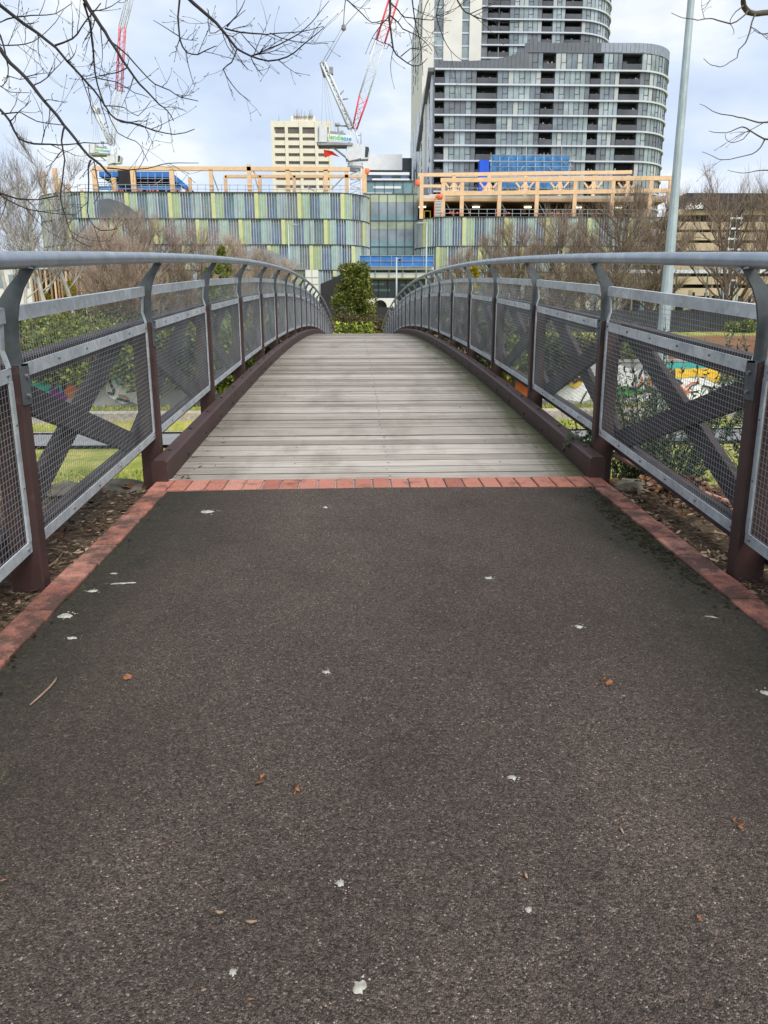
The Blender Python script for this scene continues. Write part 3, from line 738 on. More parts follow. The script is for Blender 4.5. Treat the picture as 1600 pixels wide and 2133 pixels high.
# evergreen tree at the far end, hedge and strap-leaf plants
ex = PX(737, 53)
t = thing('evergreen_tree', 'dense dark green evergreen tree at the far end of the bridge', 'tree', (ex, 53, -.8))
rng = random.Random(11); b = MB(); cl = []
for i in range(105):
    u = rng.random() ** .9; zc = -.2 + 4.15 * u
    wv_ = 1.32 * (1 - .42 * max(0, u - .55) / .45 - .12 * (1 - u)) * (1 + .12 * math.sin(i))
    a = rng.uniform(0, 6.28); q = wv_ * math.sqrt(rng.random()) * .85
    cl.append(((ex + 1.2 * q * math.cos(a) + .12 * u, 53 + q * math.sin(a), zc), (.36, .36, .34)))
leafcloud(b, cl, 130, .17, M['evergreen'], rng, .25, .34); b.build('crown', t)
b = MB(); b.tube([(ex, 53, -1), (ex + .03, 53, .5), (ex, 53.05, 2), (ex + .1, 53, 3.6)], [.14, .12, .08, .03], M['greybark'], 8); b.build('trunk', t)
for i, (px, y, rx, lab) in enumerate(((722, 50, 1.2, 'brown green clipped hedge below the evergreen tree, left section'), (775, 50.5, 1.1, 'reddish brown hedge right of the evergreen tree by the handrail'))):
    x = PX(px, y); bush('hedge', lab, 'hedge', (x, y, -.95), (rx, .7, .92), 46, .34, 90, .10, M['hedge'], 31 + i, None)
for i, px in enumerate((704, 722, 740, 758, 770)):
    y = 46.2 + .4 * (i % 2); x = PX(px, y); rng = random.Random(50 + i)
    b = MB()
    for k_ in range(70):
        a = rng.uniform(0, 6.28); L_ = rng.uniform(.5, .85); el = rng.uniform(.5, 1.3); wd = .034
        p0 = Vector((x, y, -.55 + rng.uniform(0, .75))); dirh = Vector((math.cos(a), math.sin(a), 0))
        pts = [p0 + dirh * (L_ * s * math.cos(el) ** .8) + Vector((0, 0, L_ * (s * math.sin(el) - .62 * s * s))) for s in (0, .35, .7, 1)]
        sd_ = Vector((-dirh.y, dirh.x, 0)); vs = []
        for s, p_ in zip((.8, 1, .8, .08), pts): vs += [p_ + sd_ * wd * s, p_ - sd_ * wd * s]
        b.add(vs, [(0, 1, 3, 2), (2, 3, 5, 4), (4, 5, 7, 6)], M['yucca'])
    o = b.build('strap_leaf_plant', None, (x, y, -.8))
    tag(o, ('first', 'second', 'third', 'fourth', 'fifth')[i] + ' bright green strap leaf clump from the left at the bridge end', 'plant', 'strap leaf plants at the far end')
# left bank planting
n_ = 0
for px, py, y, rx, rz, mat, lab in (
        (70, 715, 30.0, 1.9, .9, 'bush', 'wide green bush above the teal graffiti at the left frame edge'),
        (400, 715, 29.9, 1.5, .9, 'shade', 'dark shrub in front of the wall behind the third left panel'), (480, 705, 29.8, 1.6, .9, 'bush', 'green shrub in front of the wall behind the fourth left panel'), (560, 700, 29.9, 1.5, .9, 'shade', 'dark shrub in front of the wall near the far left panels'),
        (195, 705, 30.0, 1.5, .9, 'bush', 'bright green bush overhanging the wall seen through the first mesh panel'),
        (310, 710, 29.9, 1.2, .9, 'bush', 'green bush beside the purple brace seen behind the second left post'),
        (130, 690, 44, 3.6, 1.7, 'bush', 'broad olive green shrub mound on the left bank'),
        (10, 690, 46, 3.0, 1.8, 'shade', 'dark shrub mass at the far left of the left bank'),
        (260, 668, 52, 3.4, 1.5, 'shade', 'dark twiggy shrub on the bank below the white trees'),
        (345, 690, 42, 2.2, 1.5, 'shade', 'shadowed shrub on the bank behind the third left panel'),
        (390, 700, 40, 1.8, 1.5, 'bush', 'green shrub on the bank behind the fourth left panel'),
        (460, 680, 46, 2.2, 1.6, 'shade', 'dark low shrub beneath the yellow green conifer'),
        (520, 690, 43, 2.0, 1.4, 'bush', 'small green shrub close to the left handrail curve'),
        (590, 690, 48, 2.2, 1.4, 'shade', 'dark shrub left of the far bridge end')):
    x = PX(px, y); g = ground_h(x, y); zc = PH(py, y, px)
    if y < 31: g = -2.15 if px > 100 else -1.75
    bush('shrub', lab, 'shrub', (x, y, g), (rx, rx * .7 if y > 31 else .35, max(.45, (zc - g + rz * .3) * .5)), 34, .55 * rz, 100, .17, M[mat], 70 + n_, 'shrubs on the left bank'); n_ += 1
for px, py, y, rx, rz, mat, lab in (
        (1165, 715, 30.0, .9, .8, 'shade', 'dark shrub spilling down the wall behind the second right panel'), (1075, 722, 30.0, 1.1, .7, 'bush', 'green shrub spilling down the wall behind the third right panel'), (985, 712, 29.9, 1.3, .9, 'shade', 'dark shrub in front of the wall near the far right panels'),
        (1290, 745, 33.5, 1.3, .95, 'bush', 'green shrub behind the wall left of the floodlight mast'),
        (1340, 715, 36, 1.2, 1.0, 'bush', 'olive green shrub behind the wall touching the floodlight mast'),
        (1180, 735, 36, 1.9, 1.1, 'bush', 'low green shrub on the mulch bank behind the second right panel'),
        (1090, 735, 38, 2.0, 1.3, 'shade', 'dark shrub on the mulch bank behind the third right panel'),
        (1230, 785, 32.2, 1.3, .9, 'shade', 'dark green shrub hanging over the wall by the right deck post'),
        (1560, 712, 48, 1.6, .6, 'bush', 'small green ground plant on the mulch bank far right'),
        (1010, 700, 44, 2.4, 1.2, 'shade', 'dark shrub mass behind the far right panels'),
        (930, 700, 46, 2.4, 1.2, 'bush', 'green shrub mass near the far right end of the bridge')):
    x = PX(px, y); g = ground_h(x, y); zc = PH(py, y, px)
    if y < 31: g = -2.2
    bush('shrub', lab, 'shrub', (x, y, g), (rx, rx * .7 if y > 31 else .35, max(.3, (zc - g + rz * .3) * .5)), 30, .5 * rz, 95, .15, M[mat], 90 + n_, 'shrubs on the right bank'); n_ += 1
for px, pyt, pyb, y, mat, lab, rx in ((470, 508, 700, 55, 'conifer', 'yellow green conical conifer rising behind the left handrail', 1.25), (440, 560, 700, 50, 'conifer', 'short yellow green conifer left of the taller conical one', 1.0),
                                 (155, 585, 690, 56, 'yellow', 'small golden yellow conifer between the white birch trunks', .85), (105, 612, 690, 56, 'yellow', 'tiny yellow green conifer at the foot of a birch', .35), (985, 556, 700, 58, 'yellow', 'yellow green bush peeking over the right handrail', .9)):
    x = PX(px, y); zt = PH(pyt, y, px); zb = ground_h(x, y); H_ = zt - zb; rng = random.Random(int(px)); cl = []
    for i in range(46):
        u = rng.random(); q = rx * (1.02 - u) ** .75; a = rng.uniform(0, 6.28); q2 = q * math.sqrt(rng.random()); s_ = .16 + .22 * rx * (1 - u * .75)
        cl.append(((x + q2 * math.cos(a), y + q2 * math.sin(a), zb + .3 + (H_ - .45) * u), (s_ * .8, s_ * .8, s_)))
    t = thing('conifer', lab, 'conifer', (x, y, zb)); b = MB(); leafcloud(b, cl, 75, .15, M[mat], rng, .7, .3); b.build('crown', t)
    b = MB(); b.tube([(x, y, zb - .2), (x, y, zb + H_ * .8)], [.1, .03], M['greybark'], 6); b.build('trunk', t)

# bare trees: a generator for trunk + limbs + fine twigs
def bare_tree(name, label, loc, H, spread, seed, mt, mtw, nlimb=9, ntw=2300, multi=1, r0=.13, twl=.9, group=None, low=.18, up=.55, tr=.009):
    rng = random.Random(seed); t = thing(name, label, 'tree', loc, group); L0 = Vector(loc)
    bt = MB(); bc = MB(); lim = []
    for s in range(multi):
        a0 = rng.uniform(0, 6.28); lean = (.16 if multi > 1 else .04) * rng.uniform(.5, 1.5); pts = []
        nseg = 9
        for i in range(nseg + 1):
            u = i / nseg
            pts.append(L0 + Vector((math.cos(a0) * lean * H * u + .04 * H * mnoise.noise(Vector((seed + s, u * 3, 0))), math.sin(a0) * lean * H * u + .04 * H * mnoise.noise(Vector((u * 3, seed + s, 4))), H * .82 * u - .15 * (i == 0))))
        bt.tube(pts, [r0 * (1 - .86 * i / nseg) / (1 if multi == 1 else 1.3) for i in range(nseg + 1)], mt, 7)
        lim.append((pts, .25, r0 * .35))
        for k_ in range(nlimb):
            u = low + (.95 - low) * (k_ + rng.random()) / nlimb; i = int(u * nseg); p = pts[i].lerp(pts[i + 1], u * nseg - i)
            a = k_ * 2.4 + rng.uniform(-.5, .5); Ln = spread * (1.05 - .6 * u) * rng.uniform(.75, 1.2); q = [p]; d = Vector((math.cos(a), math.sin(a), up * rng.uniform(.6, 1.4)))
            d.normalize()
            for j in range(6):
                d = (d + rnd_unit(rng) * .22 + Vector((0, 0, .10))).normalized(); q.append(q[-1] + d * Ln / 6)
            rr = r0 * .42 * (1 - .55 * u)
            bt.tube(q, [rr * (1 - .85 * j / 6) for j in range(7)], mt, 5); lim.append((q, 1, rr))
            for j in range(3):
                i0 = rng.randint(1, 4); q2 = [q[i0]]; d2 = ((q[i0 + 1] - q[i0]).normalized() + rnd_unit(rng) * .9 + Vector((0, 0, .25))).normalized(); L2 = Ln * rng.uniform(.35, .6)
                for m_ in range(5):
                    d2 = (d2 + rnd_unit(rng) * .25 + Vector((0, 0, .08))).normalized(); q2.append(q2[-1] + d2 * L2 / 5)
                bt.tube(q2, [rr * .5 * (1 - .8 * m_ / 5) for m_ in range(6)], mt, 4); lim.append((q2, 1, rr * .5))
    bt.build('trunk', t)
    wts = [sum((a_ - b_).length for a_, b_ in zip(q[:-1], q[1:])) * wgt for q, wgt, _ in lim]; tot = sum(wts)
    for (q, wgt, rr), wt in zip(lim, wts):
        for k_ in range(int(ntw * wt / tot) + 1):
            u = (.2 + .8 * rng.random() ** .8) * (len(q) - 1); i = min(int(u), len(q) - 2); p = q[i].lerp(q[i + 1], u - i)
            d = ((q[i + 1] - q[i]).normalized() * .8 + rnd_unit(rng) * .9 + Vector((0, 0, .45))).normalized(); Lt = twl * rng.uniform(.4, 1.2); pp = [p]
            for m_ in range(3):
                d = (d + rnd_unit(rng) * .28 + Vector((0, 0, .12))).normalized(); pp.append(pp[-1] + d * Lt / 3)
            bc.tube(pp, [tr, tr * .8, tr * .6, tr * .35], mtw, 3, False, False)
            if rng.random() < .8:
                d3 = (d + rnd_unit(rng)).normalized(); bc.tube([pp[1], pp[1] + d3 * Lt * .3, pp[1] + d3 * Lt * .5 + Vector((0, 0, Lt * .1))], [tr * .7, tr * .5, tr * .3], mtw, 3, False, False)
    bc.build('crown', t)
    return t
def tree_at(px, y): x = PX(px, y); return (x, y, ground_h(x, y))
# red-brown thicket on the left
proto = bare_tree('bare_tree', 'reddish bare tree with the tallest crown in the left thicket', tree_at(330, 62), PH(425, 62) - ground_h(0, 62) + .3, 3.4, 3, M['redlimb'], M['redtwig'], 22, 3200, 4, .12, 1.25, 'reddish bare trees behind the left handrail', .05, .6)
H0 = PH(425, 62) - ground_h(0, 62) + .3
for px, y, topy, rz, lab in ((250, 60, 445, 1.1, 'reddish bare tree just right of the white birches'), (405, 63, 450, 2.3, 'reddish bare tree left of the yellow green conifer'), (470, 66, 470, 3.6, 'reddish bare tree directly behind the yellow green conifer'),
                             (530, 70, 500, 4.4, 'low reddish bare tree above the curve of the left handrail'), (205, 66, 450, 5.2, 'reddish bare tree partly hidden behind the birch trunks'), (295, 57, 480, .4, 'short reddish bare tree in front of the thicket'),
                             (585, 74, 525, 2.9, 'smallest reddish bare tree at the right end of the thicket')):
    l = tree_at(px, y); s = (PH(topy, y) - l[2]) / H0; copy_thing(proto, l, rz, (max(.75, s), s), lab)
# pale birches on the far left
birch_spots = ((150, 54, 330, 5, 'tall pale birch with the straightest white trunk on the left'), (95, 52, 345, 6, 'leaning pale birch with a thick white trunk beside the near left bracket'), (20, 55, 330, 7, 'pale bare birch at the left frame edge'), (60, 66, 340, 8, 'slender pale bare tree behind the birches at the left'))
for px, y, topy, sd_, lab in birch_spots:
    l = tree_at(px, y); bare_tree('birch_tree', lab, l, (PH(topy, y) - l[2]) * 1.1, 4.4, sd_, M['birch'], M['birchtwig'], 10, 900, 2 if sd_ in (6, ) else 1, .17, 1.3, 'pale birches on the left', .22, .75, .009)
# brown bare trees on the right
H1 = (PH(395, 58) - ground_h(0, 58)) * 1.12
proto = bare_tree('bare_tree', 'brown bare tree with the tallest crown right of the tower base', tree_at(1262, 58), H1, 4.2, 14, M['brownlimb'], M['browntwig'], 17, 3600, 3, .17, 1.2, 'brown bare trees behind the right handrail', .08, .6)
for px, y, topy, rz, lab in ((1165, 60, 440, 1.3, 'brown bare tree beside the tallest one in front of the timber frame'), (1090, 63, 470, 2.6, 'brown bare tree in front of the middle of the right green facade'), (1020, 68, 500, 4.0, 'low brown bare tree near the left end of the right facade'),
                             (1340, 61, 415, 5.0, 'brown bare tree immediately left of the floodlight mast'), (955, 72, 520, .7, 'smallest brown bare tree beside the glass atrium'), (1215, 70, 480, 3.3, 'brown bare tree behind the tallest right hand tree')):
    l = tree_at(px, y); s = 1.12 * (PH(topy, y) - l[2]) / H1; copy_thing(proto, l, rz, (max(.7, s), s), lab)
l = tree_at(1520, 54); bare_tree('bare_tree', 'large dark bare tree with spreading limbs right of the floodlight mast', l, PH(345, 54) - l[2], 5.2, 23, M['brownlimb'], M['browntwig'], 15, 2600, 3, .22, 1.3, 'brown bare trees behind the right handrail', .1, .8, .009)
l = tree_at(1600, 60); bare_tree('bare_tree', 'bare tree at the right frame edge in front of the car park', l, PH(350, 60) - l[2], 4.6, 29, M['brownlimb'], M['browntwig'], 12, 1800, 1, .16, 1.2, 'brown bare trees behind the right handrail', .15, .7, .009)

# rosemary by the right panel
rng = random.Random(77)
for i, (x, y, h_, r_, lab) in enumerate(((1.95, 5.0, 1.05, .5, 'flowering rosemary bush directly behind the first full right mesh panel'), (2.5, 4.3, .85, .5, 'rosemary bush closer to the camera behind the right brace'), (2.1, 6.2, 1.2, .5, 'dark upright rosemary bush behind the right deck post'), (3.3, 5.2, .9, .6, 'outer rosemary bush farthest from the right panel'))):
    g = ground_h(x, y); t = thing('rosemary_bush', lab, 'bush', (x, y, g), 'rosemary bushes right of the bridge'); b = MB(); fl = MB(); st_ = MB()
    for k_ in range(85):
        a = rng.uniform(0, 6.28); q = r_ * math.sqrt(rng.random()); p0 = Vector((x + q * .4 * math.cos(a), y + q * .4 * math.sin(a), g + .02)); e_ = Vector((x + q * 1.25 * math.cos(a), y + q * 1.25 * math.sin(a), g + (h_ + .12) * rng.uniform(.45, 1.1)))
        st_.tube([p0, p0.lerp(e_, .5) + Vector((0, 0, .05)), e_], [.004, .003, .0015], M['rosestem'], 3, False)
        d0 = (e_ - p0).normalized()
        for m_ in range(62):
            u = .12 + .8 * rng.random(); p = p0.lerp(e_, u); leafcard(b, p, d0 * .6 + rnd_unit(rng), .046 * rng.uniform(.7, 1.2), .0062, M['rosemary'], rng)
            if rng.random() < .035 and u > .5: leafcard(fl, p + rnd_unit(rng) * .015, rnd_unit(rng), .02, .008, M['flower'], rng)
    b.build('foliage', t); fl.build('flowers', t); st_.build('stems', t)
b = MB(); leafcloud(b, clumps_in(rng, (1.33, 4.78, -.72), (.09, .09, .06), 6, .05), 40, .03, M['rosemary'], rng)
tag(b.build('weed', None, (1.33, 4.78, -.76)), 'small green weed growing over the right kerb near its end', 'weed')
# pale pipe, rocks, chips, leaves, grass
b = MB(); b.tube([(1.40, 4.75, -.74), (1.52, 4.45, -.80), (1.66, 4.1, -.855), (1.80, 3.75, -.89), (1.95, 3.45, -.95)], .016, M['pvc'], 8)
tag(b.build('pipe', None, (1.6, 4.2, -.83)), 'pale terracotta conduit pipe lying beside the right end of the deck', 'pipe')
for x, y, r_, sd_, lab in ((-1.62, 4.62, (.20, .15, .07), 1, 'flat grey rock by the left end of the brick edging'), (-1.92, 4.72, (.16, .13, .07), 2, 'dark rock left of the flat grey rock'), (-1.80, 4.25, (.13, .09, .05), 6, 'small dark rock below the first left mesh panel'), (1.55, 4.52, (.13, .12, .05), 3, 'mossy flat rock by the right end of the kerb'), (1.47, 4.2, (.09, .09, .035), 4, 'small pale rock at the corner of the right brick edging'), (1.75, 4.6, (.13, .12, .06), 5, 'dark rock under the pipe')):
    b = MB(); b.blob((x, y, ground_h(x, y) + r_[2] * .35), r_, M['rock'], sd_, 1, 3, .55); tag(b.build('rock', None, (x, y, ground_h(x, y))), lab, 'rock')
rng = random.Random(99); b = MB()
for i in range(24000):
    sg = rng.choice((-1, 1)); x = sg * (1.31 + 2.1 * rng.random() ** 1.5); y = rng.uniform(1.6, 6.2)
    s = rng.choice((.005, .007, .009, .012, .012, .022)) * rng.uniform(.6, 1.3); a = rng.uniform(0, 6.28); d = Vector((math.cos(a), math.sin(a), rng.uniform(-.35, .35))); r_ = Vector((-d.y, d.x, rng.uniform(-.5, .5))) * rng.uniform(.2, .55); g = Vector((x, y, ground_h(x, y) + .004 + rng.random() * .016))
    b.add([g - d * s, g + r_ * s, g + d * s, g - r_ * s], [(0, 1, 2, 3)], M['chip'])
tag(b.build('bark_mulch'), 'loose bark chips and leaf litter in the beds beside the brick edging', 'mulch', kind='stuff')
b = MB()
for i in range(420):
    if rng.random() < .75: x, y = rng.gauss(1.72, .14), rng.gauss(4.0, .3)
    else: x, y = -rng.uniform(1.4, 2.4), rng.uniform(2.5, 5)
    if abs(x) < 1.36: continue
    p = Vector((x, y, ground_h(x, y) + .01 + .05 * rng.random())); leafcard(b, p, Vector((rng.uniform(-1, 1), rng.uniform(-1, 1), rng.uniform(-.2, .5))), rng.uniform(.03, .07), rng.uniform(.008, .02), M['redleaf'], rng)
tag(b.build('dead_leaves'), 'heap of rusty dead leaves by the right brick edging and scattered in the left bed', 'leaves', kind='stuff')
b = MB()
for i in range(60):
    sg = rng.choice((-1, -1, 1)); x = sg * rng.uniform(1.38, 2.6); y = rng.uniform(2.2, 4.9); a = rng.uniform(0, 6.28); L_ = rng.uniform(.06, .3); p = Vector((x, y, ground_h(x, y) + .012)); d = Vector((math.cos(a), math.sin(a), .04)); r_ = rng.uniform(.002, .006)
    q = p + d * L_; m_ = p.lerp(q, .5) + rnd_unit(rng) * .02
    if min(abs(q.x), abs(p.x)) < 1.35: continue
    b.tube([p, m_, q], [r_, r_ * .9, r_ * .5], M['twig'], 5)
tag(b.build('twig_litter'), 'broken twigs lying in the mulch beds on both sides', 'twigs', kind='stuff')
b = MB()
for i in range(34000):
    if i < 26000: y = 5.2 + 11 * rng.random() ** 1.4; x = rng.choice((-1, 1)) * (1.5 + 7.5 * rng.random())
    else: y = rng.uniform(26, 30.3); x = rng.uniform(-12, 16)
    if y < 7 and abs(x) < 2.2: continue
    if abs(x) + .32 * y < 3.9: continue
    if 19.2 < y < 26: continue
    g = ground_h(x, y); h_ = rng.uniform(.04, .10) * (1 if i < 26000 else 1.4); a = rng.uniform(0, 6.28); wd = .006 * (1 + y / 9); d = Vector((math.cos(a), math.sin(a), 0)) * wd; tp = Vector((x + rng.uniform(-.04, .04), y + rng.uniform(-.04, .04), g + h_))
    b.add([(x - d.x, y - d.y, g), (x + d.x, y + d.y, g), tp], [(0, 1, 2)], M['grass'])
tag(b.build('grass'), 'short yellow green lawn grass on the lower park either side of the bridge', 'grass', kind='stuff')
rng = random.Random(55); b = MB()
for i in range(620):
    if rng.random() < .97: sg, x, y = 1, 1.186 - abs(rng.gauss(0, .055)), rng.gauss(3.3, .42)
    else: sg, x, y = -1, 1.188 - abs(rng.gauss(0, .03)), rng.uniform(1.5, 4.0)
    if x < .7 or y > 4.1 or y < 1: continue
    q = rng.uniform(.002, .006); b.blob((sg * x, y, pz(y) + .008), (q * 1.5, q * 1.5, q * .3), M[rng.choice(['mossdk', 'mossdk', 'mossdk', 'mossgr'])], i, 1, 1, .5)
tag(b.build('moss'), 'dark moss clumps growing on the asphalt along the right brick edging', 'moss', kind='stuff')
# droppings, twig and leaves on the path
rng = random.Random(123)
def on_path(px, py):
    p = None; d = ray(px, py)
    for i in range(4):
        z = pz(1.5) if p is None else pz(min(p.y, 4.3)); t = z / d.z; p = Vector((CX + d.x * t, d.y * t, z))
    return p
def splat(px, py, rx, ry, lab, mat='dropping', ang=0):
    p = on_path(px, py); zz = pz(p.y) + .012 * (1 - (p.x / 1.2) ** 2) if abs(p.x) < 1.19 else pz(p.y) + .012
    n = 16; lo = []; hi = []
    for i in range(n):
        a = 2 * math.pi * i / n; q = rng.uniform(.55, 1.25); u, v_ = rx * q * math.cos(a), ry * q * math.sin(a)
        dx, dy = u * math.cos(ang) - v_ * math.sin(ang), u * math.sin(ang) + v_ * math.cos(ang)
        lo.append((p.x + dx, p.y + dy, zz + .0005 + .045 * dy)); hi.append((p.x + dx * .8, p.y + dy * .8, zz + .0028 + .045 * dy))
    b = MB(); b.add(lo + hi + [(p.x, p.y, zz + .0035)], [(i, (i + 1) % n, n + (i + 1) % n, n + i) for i in range(n)] + [(n + i, n + (i + 1) % n, 2 * n) for i in range(n)], M[mat])
    for k_ in range(5):
        a = rng.uniform(0, 6.28); q = rng.uniform(1.2, 2.1); c = Vector((p.x + rx * q * math.cos(a), p.y + ry * q * math.sin(a), 0)); r_ = min(rx, ry) * rng.uniform(.12, .3); c.z = zz + .0006 + .045 * (c.y - p.y)
        b.add([(c.x + r_, c.y, c.z), (c.x, c.y + r_, c.z), (c.x - r_, c.y, c.z), (c.x, c.y - r_, c.z), (c.x, c.y, c.z + .0018)], [(0, 1, 4), (1, 2, 4), (2, 3, 4), (3, 0, 4)], M[mat])
    tag(b.build('bird_dropping', None, (p.x, p.y, zz)), lab, 'bird dropping')
splat(710, 1852, .010, .011, 'round pale grey dropping on the lower middle of the asphalt')
splat(432, 1068, .034, .026, 'white forked dropping just below the left end of the cross bricks')
splat(138, 1284, .024, .022, 'cream dropping near the left brick edging')
splat(150, 1331, .018, .008, 'small white curved dropping below the cream one at the left')
splat(258, 1217, .045, .007, 'long thin white streak dropping on the left of the asphalt', ang=.12)
splat(193, 1232, .018, .012, 'short white dropping left of the long streak')
splat(237, 1196, .014, .006, 'tiny white dropping above the long streak')
splat(1067, 1630, .011, .008, 'smooth oval grey dropping right of the middle of the asphalt')
splat(1205, 1311, .014, .012, 'faint round grey dropping on the right half of the asphalt')
splat(680, 1408, .012, .010, 'pale speckled dropping in the middle of the asphalt')
splat(1018, 1210, .016, .012, 'faint grey dropping below the cross bricks right of the middle')
splat(678, 1061, .016, .014, 'small pale dropping close under the middle of the cross bricks')
splat(750, 2070, .011, .013, 'faint large grey smear at the bottom edge of the picture')
splat(486, 2038, .006, .007, 'small pale dropping at the bottom left of the asphalt')
splat(1594, 1446, .012, .014, 'white dropping at the right frame edge')
splat(1483, 1287, .022, .005, 'thin white squiggle dropping near the right brick edging', ang=-.4)
splat(345, 1005, .06, .012, 'white streak dropping across the left corner bricks by the kerb', ang=.35)
splat(1100, 1908, .006, .006, 'tiny pale dropping on the lower right of the asphalt')
def stick(pts, r_, lab, name='twig', mat='twig', cat='twig'):
    q = []
    for px, py in pts:
        p = on_path(px, py); q.append((p.x, p.y, pz(p.y) + .012 * (1 - min(1, abs(p.x) / 1.2) ** 2) + r_ + .001))
    b = MB(); b.tube(q, [r_ * .7] + [r_] * (len(q) - 2) + [r_ * .6], M[mat], 6); tag(b.build(name, None, q[0]), lab, cat)
stick([(63, 1474), (85, 1455), (104, 1437), (115, 1424), (119, 1416)], .0032, 'long thin dry twig on the asphalt at the left')
stick([(513, 1934), (524, 1936), (536, 1934)], .0032, 'short brown twig piece in the lower middle of the asphalt')
stick([(450, 1912), (457, 1916), (466, 1915)], .0032, 'stubby twig piece left of the short brown one')
stick([(1291, 1736), (1294, 1742), (1298, 1749)], .0026, 'pale bark sliver on the right of the asphalt')
stick([(1093, 1833), (1095, 1838), (1097, 1844)], .003, 'rusty bark sliver on the lower right of the asphalt')
stick([(420, 2079), (426, 2077), (431, 2076)], .0022, 'tan straw at the bottom left of the asphalt')
def fallen(px, py, s, lab):
    p = on_path(px, py); b = MB(); z = pz(p.y) + .014
    for k_ in range(4):
        a = rng.uniform(0, 6.28); d = Vector((math.cos(a), math.sin(a), rng.uniform(0, .5))); leafcard(b, Vector((p.x + rng.uniform(-.006, .006), p.y + rng.uniform(-.006, .006), z)), d, s, s * .4, M['redleaf2'], rng)
    tag(b.build('fallen_leaf', None, (p.x, p.y, z)), lab, 'leaf')
M['redleaf2'] = simple('orange_brown_leaf', (.27, .115, .055), .8, 0, .2, .3, 80)
fallen(1257, 1430, .022, 'curled orange brown leaf right of the middle of the asphalt')
fallen(546, 1637, .017, 'crumbled red brown leaf in the middle left of the asphalt')
fallen(620, 1657, .014, 'small red brown leaf right of the crumbled one')
fallen(268, 1422, .018, 'orange leaf fragment on the left of the asphalt')
fallen(1537, 1728, .014, 'red leaf fragment at the right of the asphalt')
fallen(1452, 1926, .010, 'ochre leaf fragment at the lower right of the asphalt')
b = MB()
for i in range(260):
    x = rng.uniform(-1.1, 1.1); y = rng.uniform(.9, 4.0); a = rng.uniform(0, 6.28); s = rng.uniform(.003, .008); z = pz(y) + .0145
    d = Vector((math.cos(a), math.sin(a), 0)) * s; r_ = Vector((-d.y, d.x, .002)) * .2
    b.add([Vector((x, y, z)) - d, Vector((x, y, z)) + r_, Vector((x, y, z)) + d, Vector((x, y, z)) - r_], [(0, 1, 2, 3)], rng.choice([M['chip'], M['redleaf2'], M['chip']]))
for i in range(90):                       # litter on the deck edges
    sg = rng.choice((-1, -1, 1)); x = sg * (1.225 - abs(rng.gauss(0, .06))); y = 4.4 + 9 * rng.random() ** 2; a = rng.uniform(0, 6.28); s = rng.uniform(.008, .028); z = deckz(y) + .006
    d = Vector((math.cos(a), math.sin(a), .1)) * s; r_ = Vector((-d.y, d.x, .006)) * .25
    b.add([Vector((x, y, z)) - d, Vector((x, y, z)) + r_, Vector((x, y, z)) + d, Vector((x, y, z)) - r_], [(0, 1, 2, 3)], rng.choice([M['chip'], M['redleaf']]))
tag(b.build('leaf_litter'), 'specks of bark and leaf scattered over the asphalt and along the kerbs', 'litter', kind='stuff')
# ------------------------------------------------------------------ buildings
def arc(cx, cy, r_, a0, a1, n=8): return [(cx + r_ * math.cos(R(a0 + (a1 - a0) * i / n)), cy + r_ * math.sin(R(a0 + (a1 - a0) * i / n))) for i in range(n + 1)]
def path_len(pts):
    s = [0]
    for a, c in zip(pts[:-1], pts[1:]): s.append(s[-1] + math.hypot(c[0] - a[0], c[1] - a[1]))
    return s
def along(pts, s, t):
    t = max(0, min(s[-1], t))
    for i in range(len(pts) - 1):
        if t <= s[i + 1] or i == len(pts) - 2:
            L_ = max(1e-6, s[i + 1] - s[i]); u = (t - s[i]) / L_; a, c = pts[i], pts[i + 1]
            dx, dy = (c[0] - a[0]) / L_, (c[1] - a[1]) / L_
            return a[0] + (c[0] - a[0]) * u, a[1] + (c[1] - a[1]) * u, dx, dy
def wallseg(b, pts, s, t0, t1, z0, z1, off, th, mat):       # slab standing on the path; off > 0 is outward (right of travel)
    x0, y0, dx0, dy0 = along(pts, s, t0 + 1e-4); x1, y1, dx1, dy1 = along(pts, s, t1 - 1e-4)
    n0 = (dy0, -dx0); n1 = (dy1, -dx1)
    a = (x0 + n0[0] * off, y0 + n0[1] * off); c = (x1 + n1[0] * off, y1 + n1[1] * off); a2 = (x0 + n0[0] * (off - th), y0 + n0[1] * (off - th)); c2 = (x1 + n1[0] * (off - th), y1 + n1[1] * (off - th))
    b.hexa([(*a, z0), (*c, z0), (*c2, z0), (*a2, z0), (*a, z1), (*c, z1), (*c2, z1), (*a2, z1)], mat)
YB = 118.0
ob = thing('office_building', 'wide glass and coloured fin office building with timber frame going up on its roof', 'building', (0, YB, 1.0))
def B(px, py, Y=YB): return P(px, py, Y)
xl0, xl1 = PX(90, YB + 8, 430), PX(768, YB); xr0, xr1 = PX(872, YB), PX(1398, YB)
rc = 5.5
lp = arc(xl0 + 9, YB + 9, 9, 180, 270, 8) + arc(xl1 - rc, YB + rc, rc, 270, 360, 8) + [(xl1, YB + 14)]
rp_ = [(xr0, YB + 14)] + arc(xr0 + rc, YB + rc, rc, 180, 270, 8) + [(xr1, YB), (xr1, YB + 30)]
